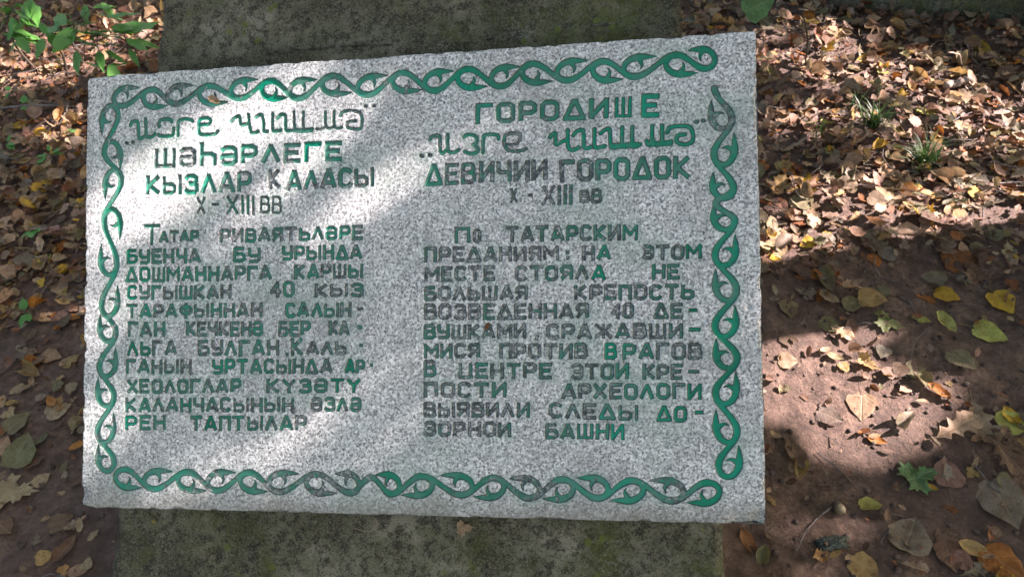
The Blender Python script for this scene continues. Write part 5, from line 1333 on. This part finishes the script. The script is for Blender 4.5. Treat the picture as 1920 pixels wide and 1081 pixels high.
def acorn():
    x, y, _ = ACORN[0]; z = float(ground_h(x, y)) + .009
    prof = [(.0, .0), (.004, .001), (.0075, .005), (.009, .010), (.0088, .014), (.007, .019), (.003, .0225), (.0, .024)]
    def lathe(pr, n=14):
        V = []; F = []
        for r, h in pr:
            for k in range(n): t = 2 * math.pi * k / n; V.append((r * math.cos(t), r * math.sin(t), h))
        for i in range(len(pr) - 1):
            for k in range(n): F.append((i * n + k, i * n + (k + 1) % n, (i + 1) * n + (k + 1) % n, (i + 1) * n + k))
        return V, F
    e = empty('acorn', (x, y, z), label='single small acorn like nut on the dark mud right of the plaque', category='nut')
    e.rotation_euler = (1.35, 0, .5)
    link('nut', pymesh('nut', *lathe(prof), M_ACORN), e)
    link('cup', pymesh('cup', *lathe([(0, -.003), (.006, -.002), (.0098, .003), (.0102, .008), (.0088, .009)]), M_STEM), e)
acorn()

def blob(name, loc, size, mat, label, cat, seed, squash=.5):
    bm = bmesh.new(); bmesh.ops.create_icosphere(bm, subdivisions=4, radius=1)
    r = np.random.default_rng(seed)
    ph = r.uniform(0, 9, 6)
    for v in bm.verts:
        c = v.co; f = 1 + .25 * math.sin(4 * c.x + ph[0]) * math.sin(5 * c.y + ph[1]) + .20 * math.sin(11 * c.x + ph[2]) * math.sin(13 * c.y + ph[3]) + .12 * math.sin(23 * c.z + 19 * c.x + ph[4])
        v.co = Vector((c.x * size[0] * f, c.y * size[1] * f, max(c.z, -.3) * size[2] * f))
    me = bpy.data.meshes.new(name); bm.to_mesh(me); bm.free(); me.materials.append(mat)
    me.polygons.foreach_set('use_smooth', np.ones(len(me.polygons), dtype=bool))
    o = link(name, me, label=label, category=cat); o.location = loc; return o
x, y, _ = LUMP[0]; blob('lichen_lump', (x, y, float(ground_h(x, y)) + .002), (.026, .011, .009), M_LICH, 'lump of grey green lichen bark on the mud at lower right', 'lichen', 3)
x, y, _ = LUMP[1]; lay_leaf(x, y, .034, .7, 'maple', 'ochre', 'torn ochre leaf scrap against the grey lichen lump', var=4)

def kerb():
    a, b = np.array(KERB_LINE[0]), np.array(KERB_LINE[1]); d = b - a; a = a - d * .15; b = b + d * 1.2
    L = np.linalg.norm(b - a); x = (b - a) / L; n = np.cross([0, 0, 1], x)
    if n[1] < 0: n = -n
    nu, prof = 90, [(0, -.1), (0, .0), (.002, .06), (.004, .13), (.012, .15), (.05, .156), (.16, .156), (.30, .153), (.31, .14), (.312, -.1)]
    V = []; F = []
    for i in range(nu):
        t = i / (nu - 1)
        for j, (o, z) in enumerate(prof):
            w = (float(fbm(np.array(t * 30.), np.array(j * .7), 120, 3)) - .5) * .014
            V.append(a + x * L * t + n * (o + w) + np.array([0, 0, z + w * .6]))
    m = len(prof)
    for i in range(nu - 1):
        for j in range(m - 1): F.append((i * m + j, i * m + j + 1, (i + 1) * m + j + 1, (i + 1) * m + j))
    F.append(tuple(range(m))); F.append(tuple((nu - 1) * m + j for j in range(m - 1, -1, -1)))
    me = pymesh('kerb', V, F, M_CONC)
    bm = bmesh.new(); bm.from_mesh(me); bmesh.ops.recalc_face_normals(bm, faces=bm.faces[:]); bm.to_mesh(me); bm.free()
    base = Vector(a); base.z = 0; me.transform(Matrix.Translation(-base)); o = link('concrete_kerb', me, label='weathered grey concrete kerb at the top right of the photo', category='kerb'); o.location = base
kerb()

def on_plane(u, v, n, turn, s, kind, var, colr, label, name='fallen_leaf'):
    o = bpy.data.objects.new(name, LM[(kind, var)]); col.objects.link(o)
    R = Matrix((Vector(PU), Vector(-PV), Vector(PN))).transposed().to_4x4()
    o.matrix_world = Matrix.Translation(Vector(pl(u / 1000, v / 1000, n))) @ R @ Matrix.Rotation(turn, 4, 'Z') @ Matrix.Scale(s, 4)
    o.color = (*COL[colr], 1); o['label'] = label; o['category'] = 'leaf'
u, v = STELE_BITS[0]; on_plane(u - 11, v, -.036, .1, .026, 'maple', 3, 'tan', 'small tan leaf on the mossy base just under the plaque')
u, v = PLAQUE_BITS[0]; on_plane(u - 8, v - 4, .001, -.5, .022, 'oval', 6, 'tan', 'dry curled sliver of leaf on the top left scroll border')
u, v = PLAQUE_BITS[1]; on_plane(u - 4, v + 4, .001, 1.0, .012, 'oval', 5, 'rust', 'tiny dead leaf stuck on the middle of the plaque text')
u, v = STELE_BITS[3]; on_plane(u, v, -.12, .4, .05, 'linden', 1, 'green', 'green leaf at the top edge behind the upper right of the plaque')
def needle():
    (u1, v1), (u2, v2) = STELE_BITS[1], STELE_BITS[2]
    P = spline([pl(.415, .690, -.034), pl(.440, .692, -.028), pl(.452, .680, -.030), pl(.440, .668, -.034)], 6)
    V, F = tube(P, [.0007] * len(P), 5); b = np.array(P[0])
    o = link('curved_rootlet', pymesh('curved_rootlet', np.array(V) - b, F, M_STICK), label='thin curved brown stalk on the base below the plaque', category='stalk'); o.location = b
needle()

# ---------------------------------------------------------------- trees to the right whose boughs shade the clearing
def openness(a, b):
    o = np.zeros_like(a)
    for (ca, cb, ax, ay, bx, by, d) in OPENINGS:
        det = ax * by - ay * bx
        da, db = a - ca, b - cb
        p = (da * by - db * bx) / det; q = (ax * db - ay * da) / det
        r = np.sqrt(p * p + q * q)
        o = np.maximum(o, d * np.clip((1.18 - r) / .36, 0, 1))
    return o
def trunk_mesh(pts, rad, sides=20, rough=.06):
    P = spline(pts, 8); n = len(P); R = np.interp(np.linspace(0, len(pts) - 1, n), range(len(pts)), rad)
    V, F = tube(P, R, sides); V = np.array(V)
    c = np.repeat(np.array(P), sides, 0); d = V[:len(c)] - c
    ang = np.tile(np.arange(sides), n) / sides * 6.283
    f = 1 + rough * np.sin(ang * 5 + c[:, 2] * 2) + rough * (fbm(ang * 2.2, c[:, 2] * 5, 140, 3) - .5) * 2
    V[:len(c)] = c + d * f[:, None]
    return V, F
NLEAF = 90000
rng_c = np.random.default_rng(404)
aa = rng_c.uniform(-5.2, 1.1, NLEAF); bb = rng_c.uniform(-1.9, 3.3, NLEAF)
op = openness(aa, bb)
LAY = 6.0
keep_p = np.where(op > .03, np.clip(1 + np.log(np.maximum(op, .0001)) / LAY - .0, 0, 1), 1)
keep_p = 1 - np.where(op > .03, keep_p, 0)
k = rng_c.random(len(aa)) < keep_p
aa, bb = aa[k][:NLEAF], bb[k][:NLEAF]
dd = rng_c.uniform(4.2, 6.6, len(aa))
CP = A1 * aa[:, None] + B1 * bb[:, None] + S * dd[:, None]
def crown(name, pts, parent, size=(.07, .12), mat=M_CANOPY):
    n = len(pts)
    base = np.array([(-.5, 0, 0), (-.2, -.36, .04), (.15, -.42, .05), (.5, 0, 0), (.15, .42, .05), (-.2, .36, .04)])
    r = np.random.default_rng(n)
    s = r.uniform(*size, n)
    q = r.normal(size=(n, 3)) * (.5, .5, 1) + (.55, .05, .6); nz = q / np.linalg.norm(q, axis=1)[:, None]
    t = r.normal(size=(n, 3)); t -= nz * (t * nz).sum(1)[:, None]; t /= np.linalg.norm(t, axis=1)[:, None]
    b = np.cross(nz, t)
    V = pts[:, None, :] + s[:, None, None] * (base[None, :, 0, None] * t[:, None] + base[None, :, 1, None] * b[:, None] + base[None, :, 2, None] * nz[:, None])
    i0 = np.arange(n)[:, None] * 6
    F = np.concatenate([i0 + np.array([[0, 1, 2, 3]]), i0 + np.array([[0, 3, 4, 5]])], 0)
    return child(name, mesh_from(name, V.reshape(-1, 3), F.ravel(), np.full(len(F), 4), mat, False), parent)
def tree(base, pts, rad, boughs, crown_pts, label, size=(.06, .10)):
    e = empty('broadleaf_tree', (base[0], base[1], 0), label=label, category='tree', group='trees right of the clearing')
    V, F = trunk_mesh(pts, rad); child('trunk', pymesh('trunk', V, F, M_BARK), e)
    for bp, br in boughs:
        V, F = trunk_mesh(bp, br, 10); child('bough', pymesh('bough', V, F, M_BARK), e)
    c = crown('crown', crown_pts, e, size); c['kind'] = 'stuff'
def sp(a, b, d): return tuple(A1 * a + B1 * b + S * d)
half = aa < -1.6
# tree one: trunk far to the back right
pA = sp(-4.3, 0, 5.2); bA = (pA[0], pA[1])
def vert(p, z): return (p[0], p[1], z)
tree(bA, [vert(pA, -.2), vert(pA, .6), (pA[0] + .06, pA[1], 2.5), (pA[0], pA[1] + .05, 4.5), (pA[0] - .1, pA[1], 6.8)], [.26, .19, .16, .12, .05],
     [([vert(pA, 3.0), sp(-3.4, .6, 5.4), sp(-2.9, 1.5, 5.5)], [.08, .05, .02]), ([vert(pA, 4.2), sp(-3.7, 1.6, 5.5), sp(-3.0, 2.4, 5.6)], [.07, .04, .015])],
     CP[half], 'tall leafy tree standing back right of the clearing')
pB = sp(1.35, 0, 5.2); bB = (pB[0], pB[1])
tree(bB, [vert(pB, -.2), vert(pB, .6), (pB[0] - .05, pB[1], 2.5), (pB[0], pB[1] - .05, 4.5), (pB[0] + .1, pB[1], 6.8)], [.24, .18, .15, .11, .05],
     [([vert(pB, 2.8), sp(.9, .5, 5.4), sp(.8, 1.2, 5.5)], [.07, .05, .02]), ([vert(pB, 4.4), sp(.9, 1.8, 5.5), sp(.3, 2.5, 5.6)], [.07, .04, .015])],
     CP[~half], 'tall leafy tree standing front right of the clearing')
# unseen stump, added and leaned to cast the shadow band across the mud
tx = 2.05; ac = -.905
tb = A1 * ac; tb = tb + S * ((tx - tb[0]) / S[0]); ty = float(tb[1])
ty = float((ac - A1[0] * tx) / A1[1])
V, F = trunk_mesh([(tx, ty - .075, -.15), (tx, ty - .06, .12), (tx, ty - .02, .6), (tx, ty + .02, 1.05), (tx, ty + .04, 1.36)], [.15, .114, .106, .104, .10], 28, .04)
V = np.array(V); topm = V[:, 2] > 1.2
V[topm, 2] += (fbm(V[topm, 0] * 40, V[topm, 1] * 40, 150, 2) - .5) * .22
es = empty('shadow_stump', (tx, ty, 0), label='unseen broken stump added on the right to cast the dark shadow band', category='tree stump')
child('trunk', pymesh('trunk', V, F, M_BARK), es)
